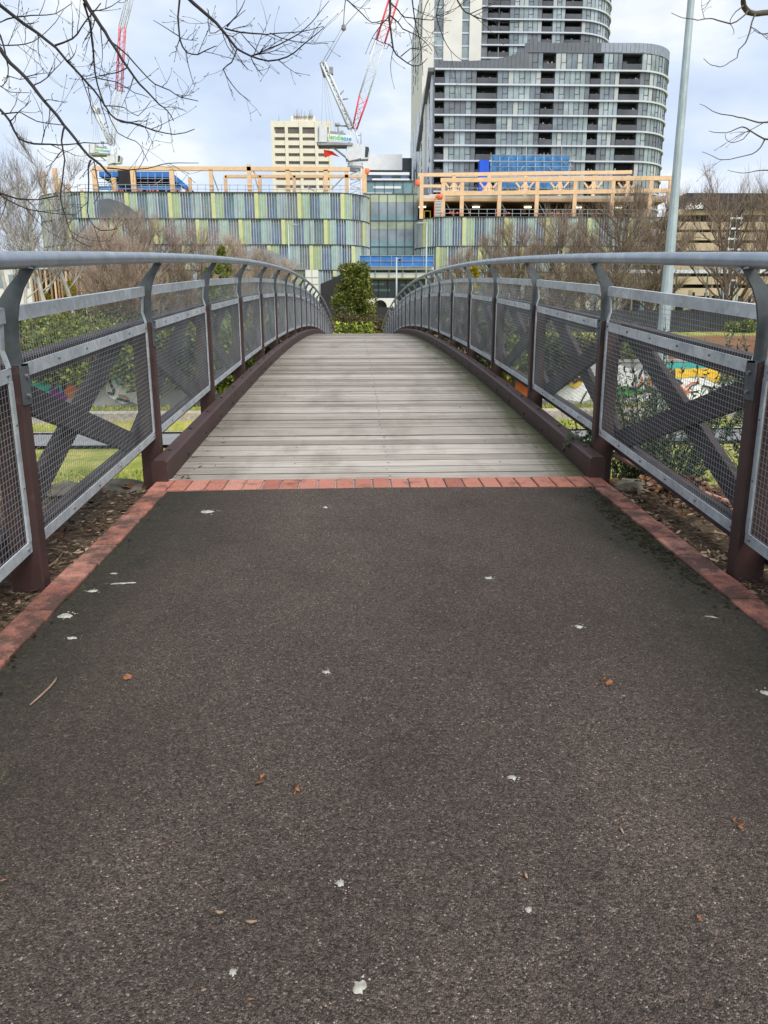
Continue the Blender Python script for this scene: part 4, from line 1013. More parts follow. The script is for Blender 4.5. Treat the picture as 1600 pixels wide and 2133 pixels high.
def fin_band(name, pts, z0, z1, phase, split=False):
    s = path_len(pts); b = MB(); t = -phase; i = 0; rng = random.Random(int(z0 * 10) + int(pts[0][0])); cyc = ['Y', 'G', 'T', 'G', 'y', 'G', 'T', 'g']
    wallseg_n = int(s[-1] / 2) + 1
    for j in range(wallseg_n):               # floor slab line
        wallseg(b, pts, s, s[-1] * j / wallseg_n, s[-1] * (j + 1) / wallseg_n, z1 - .16, z1 - .002, .34, .30, M['dkframe'])
        wallseg(b, pts, s, s[-1] * j / wallseg_n, s[-1] * (j + 1) / wallseg_n, z1 - .85, z1 - .16, .02, .12, M['gl_slate'] if not split else M['gl_blue'])
    while t < s[-1]:
        k_ = cyc[i % 8]; wd = {'Y': 1.75, 'y': 1.75, 'G': 1.5, 'g': 1.5, 'T': 1.5}[k_]; i += 1; t0, t1 = max(t, 0), min(t + wd, s[-1]); t += wd
        if t1 - t0 < .1: continue
        if k_ in 'Gg':
            wallseg(b, pts, s, t0, t1, z0, z1 - .85, .0, .08, M['gl_blue'] if k_ == 'G' else M['gl_slate'])
            q = t0
            while q < t1 - .05:
                wallseg(b, pts, s, q, min(q + .06, t1), z0, z1 - .16, .30, .26, M[rng.choice(['fin_pale', 'fin_pale', 'fin_teal'])]); q += .37
        elif k_ == 'T':
            q = t0
            while q < t1 - .05:
                wallseg(b, pts, s, q, min(q + .31, t1), z0, z1 - .16, .20, .12, M[rng.choice(['fin_teal', 'fin_teal', 'fin_grey', 'gl_slate'])]); q += .375
                wallseg(b, pts, s, min(q - .06, t1 - .01), min(q, t1), z0, z1 - .16, .30, .24, M['fin_pale'])
        else:
            wallseg(b, pts, s, t0, min(t0 + .58, t1), z0, z1 - .16, .30, .2, M['fin_yellow'])
            q = t0 + .60
            while q < t1 - .05:
                wallseg(b, pts, s, q, min(q + .32, t1), z0, z1 - .16, .20, .14, M[rng.choice(['fin_green', 'fin_green', 'fin_teal'])]); q += .38
                wallseg(b, pts, s, min(q - .06, t1 - .01), min(q, t1), z0, z1 - .16, .30, .24, M['fin_pale'])
    b.build(name, ob)
zl = [PH(p_, YB, 640) for p_ in (618, 562, 509, 455.5, 401)]
zr = [PH(p_, YB, 1000) for p_ in (622, 566, 512, 451)]
for i in range(4): fin_band('facade_band', lp, zl[i], zl[i + 1], (0, 3.4, 1.2, 5.0)[i])
for i in range(3): fin_band('facade_band', rp_, zr[i], zr[i + 1], (2.0, 4.4, 0.6)[i])
b = MB()
b.prism([(xl0 + 2, YB + 4), (xl0 + 9, YB + .4), (xl1 - 6, YB + .4), (xl1 - .6, YB + 6), (xl1 - .6, YB + 40), (xl0 + 2, YB + 40)], 'z', 0, zl[4] - .3, M['darkgap'])
b.prism([(xr0 + .6, YB + 6), (xr0 + 6, YB + .4), (xr1 - .4, YB + .4), (xr1 - .4, YB + 40), (xr0 + .6, YB + 40)], 'z', 0, zr[3] - .3, M['darkgap'])
b.build('core', ob)
# dark mural-like panel curve on the left end of the top band is cladding: a dark arched recess
b = MB(); ys_ = YB - .9
b.prism([(PX(px, ys_), PH(py, ys_, px)) for px, py in ((206, 455), (206, 416), (228, 413), (250, 420), (270, 431), (286, 446), (291, 455))], 'y', ys_, ys_ + .3, M['parapet']); b.build('curved_screen', ob)
b = MB()
b.prism([(PX(px, ys_), PH(py, ys_, px)) for px, py in ((470, 560), (500, 528), (530, 517), (560, 522), (590, 536), (620, 556), (640, 562))], 'y', ys_, ys_ + .3, M['gl_slate']); b.build('curved_screen', ob)
# glass atrium between the wings
ax0, ax1, ya = xl1 - .3, xr0 + .3, YB + 5
b = MB(); rows = [PH(p_, ya, 820) for p_ in (560, 514, 460, 404)]
for j in range(3):
    z0, z1 = rows[j], rows[j + 1]
    b.box(ax0, ax1, ya, ya + .15, z0, z1 - 1.2, M['gl_slate']); b.box(ax0, ax1, ya - .02, ya + .15, z1 - 1.2, z1, M['gl_olive'] if j else M['gl_sea'])
    b.box(ax0, ax1, ya - .01, ya + .14, z0 + .02, z0 + .8, M['gl_teal2'])
for i in range(6):
    x = ax0 + (ax1 - ax0) * (i + .5) / 6; b.box(x - .04, x + .04, ya - .12, ya - .02, rows[0], rows[3], M['dkframe'])
for z in rows: b.box(ax0, ax1, ya - .10, ya - .021, z - .06, z + .06, M['dkframe'])
b.build('atrium_glazing', ob)
b = MB(); tx0, tx1 = PX(762, ya + 2), PX(859, ya + 2); zt0, zt1 = rows[3], PH(378, ya + 2, 810)
b.box(tx0, tx1, ya + 2, ya + 14, zt0, zt1, M['gl_teal2'])
for i in range(6):
    x = tx0 + (tx1 - tx0) * i / 5; b.box(x - .04, x + .04, ya + 1.9, ya + 2 - .002, zt0, zt1, M['dkframe'])
b.box(tx0 + 1.2, tx1 - 1.8, ya + 1.93, ya + 1.99, zt0 + 1.1, zt0 + 1.45, M['white']); b.box(tx0, tx1 - 3.2, ya + 1.93, ya + 1.99, zt0 + .35, zt0 + .5, M['white'])
b.box(tx0 - .1, tx1 + .1, ya + 1.8, ya + 14.1, zt1, zt1 + .15, M['dkframe']); b.build('roof_glass_box', ob)
# entrance: canopy, glazed doors, side wall
cx0, cx1 = PX(745, 112), PX(905, 112)
b = MB(); zc = PH(557, 112, 800); b.box(cx0, cx1, 112, 117.5, zc - .3, zc, M['white']); b.box(cx0 + 1, cx1 - .5, 112.3, 117.4, PH(578, 112, 800), PH(568, 112, 800), M['offwhite'])
for i in range(6):
    x = cx0 + .5 + (cx1 - cx0 - 1) * i / 5; b.box(x - .06, x + .06, 112.05, 112.17, zc - 1.45, zc - .3, M['crane_g'])
b.build('canopy', ob)
b = MB(); x0, x1 = PX(690, 116), PX(905, 116); z0, z1 = .6, PH(576, 116, 800)
b.box(x0, x1, 116, 116.2, z0, z1, M['gl_dark']); n = 11
for i in range(n + 1):
    x = x0 + (x1 - x0) * i / n; b.box(x - .07, x + .07, 115.85, 115.998, z0, z1, M['dkframe'])
for px0, px1, py in ((770, 800, 590), (778, 812, 603), (835, 870, 592), (700, 715, 598)):
    b.box(PX(px0, 116), PX(px1, 116), 115.93, 115.99, PH(py + 4, 116), PH(py - 1, 116), M['gl_teal2'])
b.build('entrance_glazing', ob)
hd = thing('blue_hoarding', 'bright blue hoarding panels above the building entrance canopy', 'hoarding', ((cx0 + cx1) / 2, 111.6, zc))
hx0, hx1, hz0, hz1 = PX(748, 111.6), PX(905, 111.6), PH(556, 111.6, 820), PH(532, 111.6, 820)
b = MB(); b.box(hx0, hx1, 111.6, 111.7, hz0, hz1, M['blue']); b.build('sheet', hd)
b = MB()
for i in range(8):
    x = hx0 + (hx1 - hx0) * i / 7; b.box(x - .035, x + .035, 111.52, 111.598, hz0, hz1, M['scaf'])
for z in (hz0 + .04, (hz0 + hz1) / 2, hz1 - .04): b.box(hx0, hx1, 111.50, 111.58, z - .03, z + .03, M['scaf'])
b.build('frame', hd)
# dark curved entrance hood on the left of the tree
b = MB(); x0, x1 = PX(663, 114), PX(712, 114); zz0, zz1 = .8, PH(570, 114, 690)
b.prism([(x0, zz0), (x0 + .1, PH(592, 114, 690)), (x0 + 1.8, PH(582, 114, 690)), (x1 + .5, PH(566, 114, 690)), (x1 + .5, zz0)], 'y', 113.2, 116, M['black'])
b.build('entrance_hood', ob)
kx = PX(650, 100)
t = thing('white_kiosk', 'white panelled kiosk box left of the evergreen tree', 'kiosk', (kx, 100, 1)); b = MB()
zk0, zk1 = 1, PH(562, 100, 650); b.box(kx - .85, kx + .75, 100, 102, zk0, zk1, M['offwhite']); b.build('body', t); b = MB()
for z in (PH(578, 100, 650), PH(592, 100, 650)): b.box(kx - .86, kx + .76, 99.96, 99.998, z - .03, z + .03, M['crane_g'])
b.box(kx - .05, kx, 99.965, 99.999, zk0, zk1, M['crane_g']); b.build('joints', t)
t = thing('arched_wall', 'low white wall with dark arch right of the evergreen tree', 'wall', (PX(790, 104), 104, 1)); b = MB()
x0, x1 = PX(768, 104), PX(822, 104); z0, z1 = -.2, PH(621, 104)
pts = [(x0, z0), (x0, z1), (x1, z1), (x1, z0)]; xm = PX(792, 104)
b.prism([(x0, z0), (x0, z1), (x1, z1), (x1, z0), (xm + .9, z0)] + [(xm + .9 * math.cos(R(a)), PH(640, 104) + .95 * math.sin(R(a))) for a in range(0, 181, 20)] + [(xm - .9, z0)], 'y', 104, 104.3, M['offwhite']); b.box(x0, x1, 104.6, 104.7, z0, z1 - .1, M['black']); b.build('wall', t)

# timber frame on the roof
def beam(a, c, h=.55, wd=.4, Y=YB + 1.0, mat='timber', name='timber_beam', Y1=None):
    b = MB(); b.bar(P(*a, Y), P(*c, Y1 or Y), wd, h, M[mat]); b.build(name, ob)
def column(px, py0, py1, wpx=8, Y=YB + 1.0, name='timber_column'):
    b = MB(); x = PX(px, Y, (py0 + py1) / 2); wd = wpx * Y / F_PX; z0, z1 = PH(py1, Y, px), PH(py0, Y, px); b.box(x - wd / 2, x + wd / 2, Y - .2, Y + .2, z0, z1, M['timber']); b.build(name, ob)
beam((192, 350.5), (728, 352.5)); beam((469, 367.5), (764, 367.5), .42, .4, YB + 4)
for px, p0, w_ in ((198, 353, 9), (278, 353, 9), (359, 354, 8.5), (440, 354, 7), (519.5, 342, 8), (600, 354, 8), (679, 354, 8), (759, 352, 9)): column(px, p0, 402, w_)
for px, p0, w_ in ((238, 370, 8), (396, 370, 6), (470, 366, 6), (541, 366, 7), (613, 366, 6), (722, 354, 7), (676, 368, 5)): column(px, p0, 402, w_, YB + 4)
for px, p0, w_ in ((91, 357, 7), (116, 350, 8), (124, 372, 6), (143, 383, 6), (170, 395, 5)): column(px, p0, 404, w_, YB + 8)
for a, c in (((524, 352), (540, 370)), ((536, 385), (545, 400)), ((602, 356), (612, 372)), ((528, 356), (538, 395)), ((440, 356), (455, 398)), ((640, 390), (655, 398)), ((690, 395), (716, 368))): beam(a, c, .16, .16, YB + 2.5, 'timber' if a[0] > 500 and a[0] < 620 else 'scaf', 'timber_strut')
beam((871, 364.5), (1316, 358.5), .5, .4, YB + 10); beam((918, 375.5), (1402, 371), .58, .45, YB + 1.2); beam((918, 404), (1402, 397), .58, .45, YB + 1.2); beam((878, 387.5), (925, 387.5), .4, .4, YB + 10); beam((895, 408), (925, 407), .4, .4, YB + 8)
for px in (923, 962, 1040, 1118, 1197, 1275.5, 1354, 1395): column(px, 374.5 if px < 1200 else 372, 452, 7.5, YB + 1.2)
column(878, 364, 456, 7.5, YB + 2)
for px, p1 in ((945, 450), (1018, 432), (1093, 448), (1165, 446), (1235, 446), (1306, 444)): column(px, 366, p1, 6.5, YB + 10)
column(1011, 388, 414, 6, YB + 6)
for px in (945, 1018, 1093, 1165, 1235, 1306):
    for a, c in (((px - 2, 402), (px - 18, 380)), ((px + 2, 400), (px + 20, 378)), ((px - 14, 400), (px - 2, 384)), ((px + 4, 384), (px + 10, 398))): beam(a, c, .24, .2, YB + 6, 'timber', 'timber_strut')
for px in (930, 968, 1045, 1123, 1202): beam((px, 424), (px + 12, 446), .12, .12, YB + 3, 'scaf', 'brace_prop')
b = MB(); zs = PH(418, YB + 4, 1100); b.box(xr0 + .3, xr1, YB + 2.5, YB + 34, zs + .1, zs + .5, M['offwhite']); b.box(xr0 + .3, xr1, YB + 2.45, YB + 33.9, zs - .35, zs + .095, M['timber']); b.box(xr0 + .6, xr1 - .2, YB + 3.2, YB + 33, zs - .42, zs - .354, M['timber_dk']); b.build('floor_slab', ob)
b = MB(); b.box(xr0 + 1, xr1 - 1, YB + 14, YB + 14.3, zr[3] - .3, zs - .43, M['darkgap']); b.build('inner_wall', ob)
for px in (880, 992, 1100, 1205, 1290):
    b = MB(); x = PX(px, YB + 6); b.box(x - .55, x + .55, YB + 6, YB + 6.3, zs - .72, zs - .55, M['light']); b.build('work_lamp', ob)
def edge_rail(x0, x1, z, Y, n, name='edge_rail'):
    b = MB()
    for i in range(n + 1):
        x = x0 + (x1 - x0) * i / n; b.box(x - .035, x + .035, Y, Y + .07, z, z + 1.15, M['scaf'])
    for dz in (.5, 1.08): b.box(x0, x1, Y + .071, Y + .12, z + dz, z + dz + .06, M['scaf'])
    b.build(name, ob)
edge_rail(xl0 + 8, xl1 - 3, zl[4], YB + .6, 34); edge_rail(xr0 + 4, xr1 - 1, zr[3], YB + .55, 26); edge_rail(xr0 + 3, xr1 - 1, zs + .5, YB + 2.9, 22)
b = MB(); rng = random.Random(8)
for i in range(46):
    x = rng.choice([rng.uniform(xr0 + 3, xr1 - 2), rng.uniform(xr0 + 3, xr1 - 2), rng.uniform(xl0 + 12, xl0 + 24)]); z = zr[3] + .55 if x > 0 else zl[4] + .6
    if x > 0 and rng.random() < .4: z = zs + 1.1
    b.blob((x, YB + .5 if z < zs else YB + 2.8, z), (.16, .08, .16), M['orange'], i, 1, 1, .1)
b.build('safety_caps', ob)
t = thing('scissor_lift', 'small yellow lift machine on the open timber floor', 'lift', (PX(890, YB + 4), YB + 4, zr[3])); b = MB(); x = PX(890, YB + 4)
b.box(x - .5, x + .5, YB + 3.5, YB + 4.2, zr[3] - .3, zr[3] + .25, M['yellowp'])
for dx in (-.45, .45): b.box(x + dx - .06, x + dx + .06, YB + 3.5, YB + 3.6, zr[3] + .25, zr[3] + 1.2, M['yellowp'])
b.box(x - .5, x + .5, YB + 3.5, YB + 3.6, zr[3] + 1.2, zr[3] + 1.32, M['yellowp']); b.build('body', t)
t = thing('debris_chute', 'grey slatted chute with red frame beside the first timber column', 'chute', (PX(912, YB + .9), YB + .9, zr[3])); b = MB(); x0, x1 = PX(906, YB + .9), PX(920, YB + .9)
for i in range(12):
    z = zr[3] - .1 + i * .21; b.box(x0, x1, YB + .7, YB + .9, z, z + .13, M['fin_pale'])
b.build('slats', t); b = MB(); b.box(x0 - .12, x0 - .004, YB + .65, YB + .95, zr[3] - .1, zr[3] + 2.6, M['orange']); b.blob(((x0 + x1) / 2 + .2, YB + .8, zr[3] + 2.9), (.6, .3, .38), M['orange'], 4, 1, 2, .5); b.build('red_frame', t)
for px, py, Y, lab in ((764, 357, YB + 1, 'red marker cap on the right end of the left timber frame'), (871, 381, YB + 2, 'red wrapped bundle at the left end of the right timber frame'), (1402, 376, YB + 3, 'red marker cap at the far right end of the timber frame')):
    p = P(px, py, Y); b = MB(); b.blob(p, (.45, .3, .5), M['orange'], px, 1, 2, .4); tag(b.build('marker_cap', None, p), lab, 'marker')
# scaffold with blue sheeting on the left roof
sc_ = thing('roof_scaffold', 'scaffold roof with blue sheeting and a black panel behind the left timber frame', 'scaffold', (PX(290, YB + 14), YB + 14, zl[4]))
Ys = YB + 14
b = MB(); x0, x1 = PX(200, Ys), PX(352, Ys); b.prism([(x0, PH(357, Ys, 280)), (x1, PH(357, Ys, 280)), (PX(388, Ys), PH(390, Ys, 300)), (PX(380, Ys), PH(392, Ys, 300)), (PX(346, Ys), PH(369, Ys, 280)), (x0, PH(368, Ys, 280))], 'y', Ys, Ys + 8, M['blue']); b.build('sheeting', sc_)
b = MB(); b.box(PX(205, Ys), PX(345, Ys), Ys + 7, Ys + 7.2, PH(392, Ys, 280), PH(369, Ys, 280), M['darkgap']); b.build('back_wall', sc_)
b = MB(); b.box(PX(240, Ys - 1), PX(278, Ys - 1), Ys - 1, Ys - .8, PH(390, Ys, 260), PH(353, Ys, 260), M['black']); b.build('black_panel', sc_)
b = MB()
for i in range(12):
    px = 203 + i * 15; b.tube([P(px, 396, Ys - .3), P(px, 360, Ys - .3)], .045, M['scaf'], 5)
for py in (372, 380, 388): b.tube([P(200, py, Ys - .4), P(362, py, Ys - .4)], .045, M['scaf'], 5)
b.tube([P(310, 394, Ys - .4), P(340, 372, Ys - .4)], .045, M['scaf'], 5); b.tube([P(215, 394, Ys - .4), P(232, 372, Ys - .4)], .045, M['scaf'], 5)
b.box(PX(200, Ys), PX(372, Ys), Ys - .5, Ys - .42, PH(397, Ys, 280), PH(389, Ys, 280), M['bluelt'])
b.build('poles', sc_)

# cream office tower
YT = 290.0; t = thing('cream_tower', 'cream concrete office tower with rows of dark windows behind the crane', 'building', (PX(628, YT), YT, 0))
x0, x1 = PX(568, YT), PX(690, YT); ztop = PH(252, YT, 628); b = MB(); b.box(x0 + .8, x1 - .8, YT + .8, YT + 22, 0, ztop - .5, M['cream'])
ribs = [568, 572.5, 598, 628, 658.5, 664, 688]
for px in (569.5, 598, 628, 660, 689): b.box(PX(px, YT) - .55, PX(px, YT) + .55, YT - .2, YT + .8, 0, ztop, M['cream'])
b.build('wall', t)
zrow = [PH(266 + 16.6 * i, YT, 628) for i in range(9)]; fh = 16.6 * YT / F_PX
b = MB(); b.box(x0, x1, YT + .0, YT + .8, zrow[0] + .2, ztop, M['cream'])
for i in range(9): b.box(x0, x1, YT + .05, YT + .8, zrow[i] - fh, zrow[i] - fh * (.62 if i == 0 else .5), M['cream'])
b.build('spandrel', t)
for i in range(9):
    for a, c in ((575.5, 594), (601.5, 625), (631.5, 656), (664, 683)):
        b = MB(); zt_ = zrow[i]; b.box(PX(a, YT), PX(c, YT), YT + .45, YT + .79, zt_ - fh * .52, zt_ + .18, M['winbrown']); b.box(PX(a, YT), PX(c, YT), YT + .3, YT + .448, zt_ - .02, zt_ + .12, M['dkframe']); b.build('window', t)
b = MB(); b.box(PX(606, YT), PX(657, YT), YT + 5, YT + 18, ztop - .6, PH(233, YT, 630), M['cream']); b.build('plant_room', t)
rng = random.Random(4)
for i in range(14):
    px = rng.uniform(610, 655); b = MB(); b.tube([P(px, 246, YT + 4.6), P(px, rng.uniform(226, 240), YT + 4.6)], 0.12, M['crane_g'], 4); b.build('antenna', t)
b = MB(); b.tube([P(612, 243, YT + 4.7), P(640, 243, YT + 4.7)], .15, M['crane_g'], 4); b.build('antenna_rail', t); b = MB(); b.tube([P(581, 252, YT), P(581, 240, YT)], .1, M['crane_g'], 4); b.build('antenna', t)

# white block behind the atrium
YW = 200.0; t = thing('white_block', 'white box building with dark glazed edge behind the glass atrium', 'building', (PX(810, YW), YW, 0))
b = MB(); b.box(PX(752, YW), PX(838, YW), YW, YW + 15, PH(354, YW, 800), PH(321, YW, 800), M['white']); b.build('upper_box', t)
b = MB(); b.box(PX(836, YW + 2), PX(858, YW + 2), YW + 2, YW + 15, PH(370, YW, 800), PH(325, YW, 800), M['gl_dark']); b.box(PX(758, YW), PX(858, YW), YW + .5, YW + 15, PH(366, YW, 800), PH(354, YW, 800) - .01, M['gl_dark']); b.build('dark_band', t)
b = MB(); b.box(PX(755, 170), PX(853, 170), 170, 190, PH(364, 170, 800), PH(358.5, 170, 800), M['white']); b.box(PX(775, 170), PX(853, 170), 169.5, 171, PH(379, 170, 800), PH(372.5, 170, 800), M['white']); b.box(PX(757, 170), PX(851, 170), 170.5, 190, 2, PH(364, 170, 800) - .01, M['gl_blue'])
for a, c in ((776, 795), (816, 835)): b.box(PX(a, 170), PX(c, 170), 170.3, 170.49, PH(374, 170, 800), PH(367, 170, 800), M['gl_dark'])
b.build('lower_floors', t)

# apartment tower
YA = 165.0; t = at_ = thing('apartment_tower', 'tall dark glass apartment tower with white floor edges and curved corner', 'building', (PX(1100, YA), YA, 0))
xa0, xa1 = PX(904, YA), PX(1383, YA + 8, 230); rr = 9.0
ap = [(xa0, YA)] + [(xa1 - rr, YA)] + arc(xa1 - rr, YA + rr, rr, 270, 360, 12)[1:] + [(xa1, YA + 26)]
s_ap = path_len(ap)
def A(px): return PX(px, YA) - xa0
fz = [PH(p_, YA, 1000) for p_ in (145, 176.5, 208.5, 240.5, 272.5, 303.5, 335.5, 367.5, 399.5, 431, 463)]
bal = ((904.5, 923.5), (991, 1032), (1122, 1149), (1223, 1243), (1282.5, 1324))
def floor_glaze(name, pts, s, z0, z1, gaps, rng, parent, t_start=0.0, win=True):
    cuts = sorted(gaps); t = t_start; spans = []
    for g0, g1 in cuts: spans.append((t, g0)); t = g1
    spans.append((t, s[-1])); tone = 0
    for a, c in spans:
        if c - a < .2: continue
        b = MB(); n = max(1, int(round((c - a) / 1.05)))
        for i in range(n):
            u0, u1 = a + (c - a) * i / n, a + (c - a) * (i + 1) / n
            if i % 2 == 0: tone = rng.choice(['tw1', 'tw4', 'tw2', 'tw1', 'tw3', 'tw4', 'tw2'])
            if i == n - 1 and rng.random() < .5: tone = 'tw3'
            wallseg(b, pts, s, u0, u1, z0, z1, 0, .12, M[tone])
            wallseg(b, pts, s, u0, min(u0 + .07, u1), z0, z1, .08, .078, M['dkframe'])
            if win and i % 3 == 1 and u1 - u0 > .8:
                h_ = z1 - z0
                for zz_ in (z0 + h_ * .42, z1 - .12): wallseg(b, pts, s, u0 + .1, u1 - .02, zz_, zz_ + .07, .05, .048, M['dkframe'])
                wallseg(b, pts, s, u1 - .09, u1 - .02, z0 + h_ * .42, z1 - .12, .05, .048, M['dkframe'])
            if rng.random() < .06: wallseg(b, pts, s, u0 + .1, u1 - .1, z0 + .1, z1 - .3, .012, .01, M['curtain'])
        b.build(name, parent)
def floor_edge(pts, s, z, parent, t0=0.0, h=.30):
    b = MB(); n = 40; q = [t0 + (s[-1] - t0) * i / n for i in range(n + 1)]
    ex_ = [v for v in s if t0 < v < s[-1]]; q = sorted(set([round(v, 3) for v in [t0, s[-1]] + ex_]))
    for a, c in zip(q[:-1], q[1:]): wallseg(b, pts, s, a, c, z - h / 2, z + h / 2, .35, .6, M['slabw'])
    b.build('slab_edge', parent)
def balcony(x0, x1, y, z0, z1, parent, depth=2.2, lit=False, rng=random):
    b = MB(); b.box(x0, x1, y + depth, y + depth + .1, z0, z1, M['balc']); b.box(x0 - .12, x0, y, y + depth, z0, z1, M['tw3']); b.box(x1, x1 + .12, y, y + depth, z0, z1, M['tw3'])
    b.box(x0, x1, y + .02, y + depth, z1 - .12, z1, M['balc']); b.box(x0, x1, y + .02, y + depth - .01, z0, z0 + .08, M['balc'])
    if rng.random() < .4: b.box(x0 + .5, min(x1 - .3, x0 + 1.6), y + depth - .06, y + depth - .005, z0 + .3, z1 - .7, M['curtain'])
    if rng.random() < .6:
        for i in range(3):
            xx = rng.uniform(x0 + .3, x1 - .3); b.box(xx - .12, xx + .12, y + .5, y + .8, z0 + .9, z0 + rng.uniform(1.2, 1.6), M[rng.choice(['offwhite', 'scaf', 'hedge', 'beige'])])
    o = b.build('balcony', parent); b = MB(); b.box(x0, x1, y - .02, y + .03, z0 - .1, z0 + 1.15, M['balus']); b.build('balustrade', o)
rng = random.Random(41)
for i in range(len(fz) - 1):
    z1, z0 = fz[i], fz[i + 1]; floor_edge(ap, s_ap, z1, t)
    gaps = [(A(a), A(c)) for a, c in bal]; floor_glaze('glazing', ap, s_ap, z0, z1, gaps, rng, t)
    for a, c in bal: balcony(PX(a, YA), PX(c, YA), YA, z0 + .15, z1 - .15, t, 2.2, False, rng)
# extra storey on the right with wave parapet
zx1 = PH(108, YA, 1100); st_t = A(1092); gaps = [(A(a), A(c)) for a, c in ((1125, 1150), (1227, 1248), (1287, 1326))]
floor_glaze('glazing', ap, s_ap, fz[0], zx1, gaps, rng, t, st_t)
for a, c in ((1125, 1150), (1227, 1248), (1287, 1326)): balcony(PX(a, YA), PX(c, YA), YA, fz[0] + .15, zx1 - .15, t, 2.2, False, rng)
b = MB(); prof = [(904, 127), (960, 128), (1010, 125), (1050, 118), (1070, 110), (1085, 98), (1096, 80), (1108, 78), (1112, 85), (1140, 88), (1200, 87), (1300, 86)]
ss = [A(p_) for p_, _ in prof]; tops = [PH(q, YA, 1000) for _, q in prof]
def topat(tv):
    for i in range(len(ss) - 1):
        if tv <= ss[i + 1]: return tops[i] + (tops[i + 1] - tops[i]) * max(0, (tv - ss[i]) / (ss[i + 1] - ss[i]))
    return tops[-1]
q = 0.0
while q < s_ap[-1] - .1:
    c = min(q + .85, s_ap[-1]); mid = (q + c) / 2; zb = fz[0] + .16 if mid < st_t else zx1
    wallseg(b, ap, s_ap, q, c - .06, zb, topat(mid), .10, .2, M['parapet'] if mid < A(1240) else M['parapet2']); wallseg(b, ap, s_ap, c - .06, c, zb, topat(mid) - .03, .06, .12, M['dkframe']); q = c
b.build('parapet', t)
b = MB(); wallseg(b, ap, s_ap, st_t, A(1330), zx1 - .1, zx1 + .12, .16, .3, M['parapet']); b.build('parapet_rail', t)
b = MB(); b.prism([(xa0 + .2, YA + 2.6), (xa1 - 5, YA + 2.6), (xa1 - 1.6, YA + 8), (xa1 - 1.6, YA + 26), (xa0 + .2, YA + 26)], 'z', 0, fz[0], M['balc']); b.prism([(xa0 + .2, YA + 22), (xa1 - 1.6, YA + 22), (xa1 - 1.6, YA + 26), (xa0 + .2, YA + 26)], 'z', fz[0], zx1, M['balc']); b.prism([(PX(1096, YA), YA + 2.6), (xa1 - 4.5, YA + 2.6), (xa1 - 1.6, YA + 8), (xa1 - 1.6, YA + 21.9), (PX(1096, YA), YA + 21.9)], 'z', fz[0] + .01, zx1, M['balc']); b.build('core', t)
# pale side wall with slanted windows
ys1 = 226.0; b = MB(); zsd = PH(141, YA, 904); b.box(xa0 - .5, xa0 + .19, YA + 1.2, ys1, 0, zsd, M['sidepanel']); b.box(xa0 - .9, xa0 - .501, YA + 11, YA + 15, 0, zsd, M['creamtower']); b.build('side_wall', t)
b = MB(); b.hexa([(xa0 - 1.3, YA + .2, zsd - .6), (xa0 + .19, YA + .2, zsd - .6), (xa0 + .19, YA + 30, zsd - 9), (xa0 - 1.3, YA + 30, zsd - 9), (xa0 - 1.3, YA + .2, zsd + .1), (xa0 + .19, YA + .2, zsd + .1), (xa0 + .19, YA + 30, zsd - 8.3), (xa0 - 1.3, YA + 30, zsd - 8.3)], M['parapet']); b.build('side_hood', t)
rng = random.Random(17)
for i in range(len(fz) - 3):
    for j in range(6):
        y = YA + 4 + j * 9 + rng.uniform(-1.5, 1.5); z = fz[i + 1] + .5
        b = MB(); b.box(xa0 - .56, xa0 - .502, y, y + 1.8, z, z + 2.3, M['gl_dark']); b.build('side_window', t)
# upper tower
YU = 190.0
xu0, xu1 = xa0 - .45, PX(1268, YU + 9, 60); ru = 10.0
up_ = [(PX(1003, YU), YU), (xu1 - ru, YU)] + arc(xu1 - ru, YU + ru, ru, 270, 360, 12)[1:] + [(xu1, YU + 24)]
s_up = path_len(up_); U0 = PX(1003, YU)
uz = [PH(p_, YU, 1000) for p_ in (-41, -14, 13.5, 40, 67, 94, 121, 148)]
ub = ((1017, 1038), (1041, 1061), (1129, 1150), (1177, 1211))
for i in range(len(uz) - 1):
    z1, z0 = uz[i], uz[i + 1]; floor_edge(up_, s_up, z1, t); floor_glaze('glazing', up_, s_up, z0, z1, [(PX(a, YU) - U0, PX(c, YU) - U0) for a, c in ub], rng, t)
    for a, c in ub: balcony(PX(a, YU), PX(c, YU), YU, z0 + .15, z1 - .15, t, 2.2, False, rng)
b = MB(); zt_ = uz[0]
for a, c in ((0, 904), (924, 962.5), (978, 1003)): b.box(PX(a, YU) if a else xu0, PX(c, YU), YU - .25, YU + 2, zsd - 3, zt_, M['creamtower'])
b.box(xu0 + .1, PX(1003, YU) - .01, YU + 2, ys1, zsd - 3, zt_, M['creamtower']); b.box(PX(1003, YU), xu1 - 5, YU + 2.6, YU + 24, 0, zt_, M['balc']); b.box(xu1 - 5, xu1 - 1.2, YU + 9, YU + 24, 0, zt_, M['balc']); b.build('end_wall', t)
for i in range(len(uz) - 1):
    for a, c in ((904, 924), (962.5, 978)):
        b = MB(); b.box(PX(a, YU), PX(c, YU), YU + .2, YU + .4, uz[i + 1], uz[i] - .3, M[rng.choice(['tw1', 'tw2', 'tw4'])]); b.box(PX(a, YU), PX(c, YU), YU + .1, YU + .198, uz[i] - .3, uz[i], M['slabw']); b.build('window', t)
for i in range(len(uz) - 2):
    for j in range(4): b = MB(); b.box(xu0 - .05, xu0 + .098, YU + 4 + j * 8, YU + 6 + j * 8, uz[i + 1] + .5, uz[i] - .6, M['gl_dark']); b.build('side_window', t)
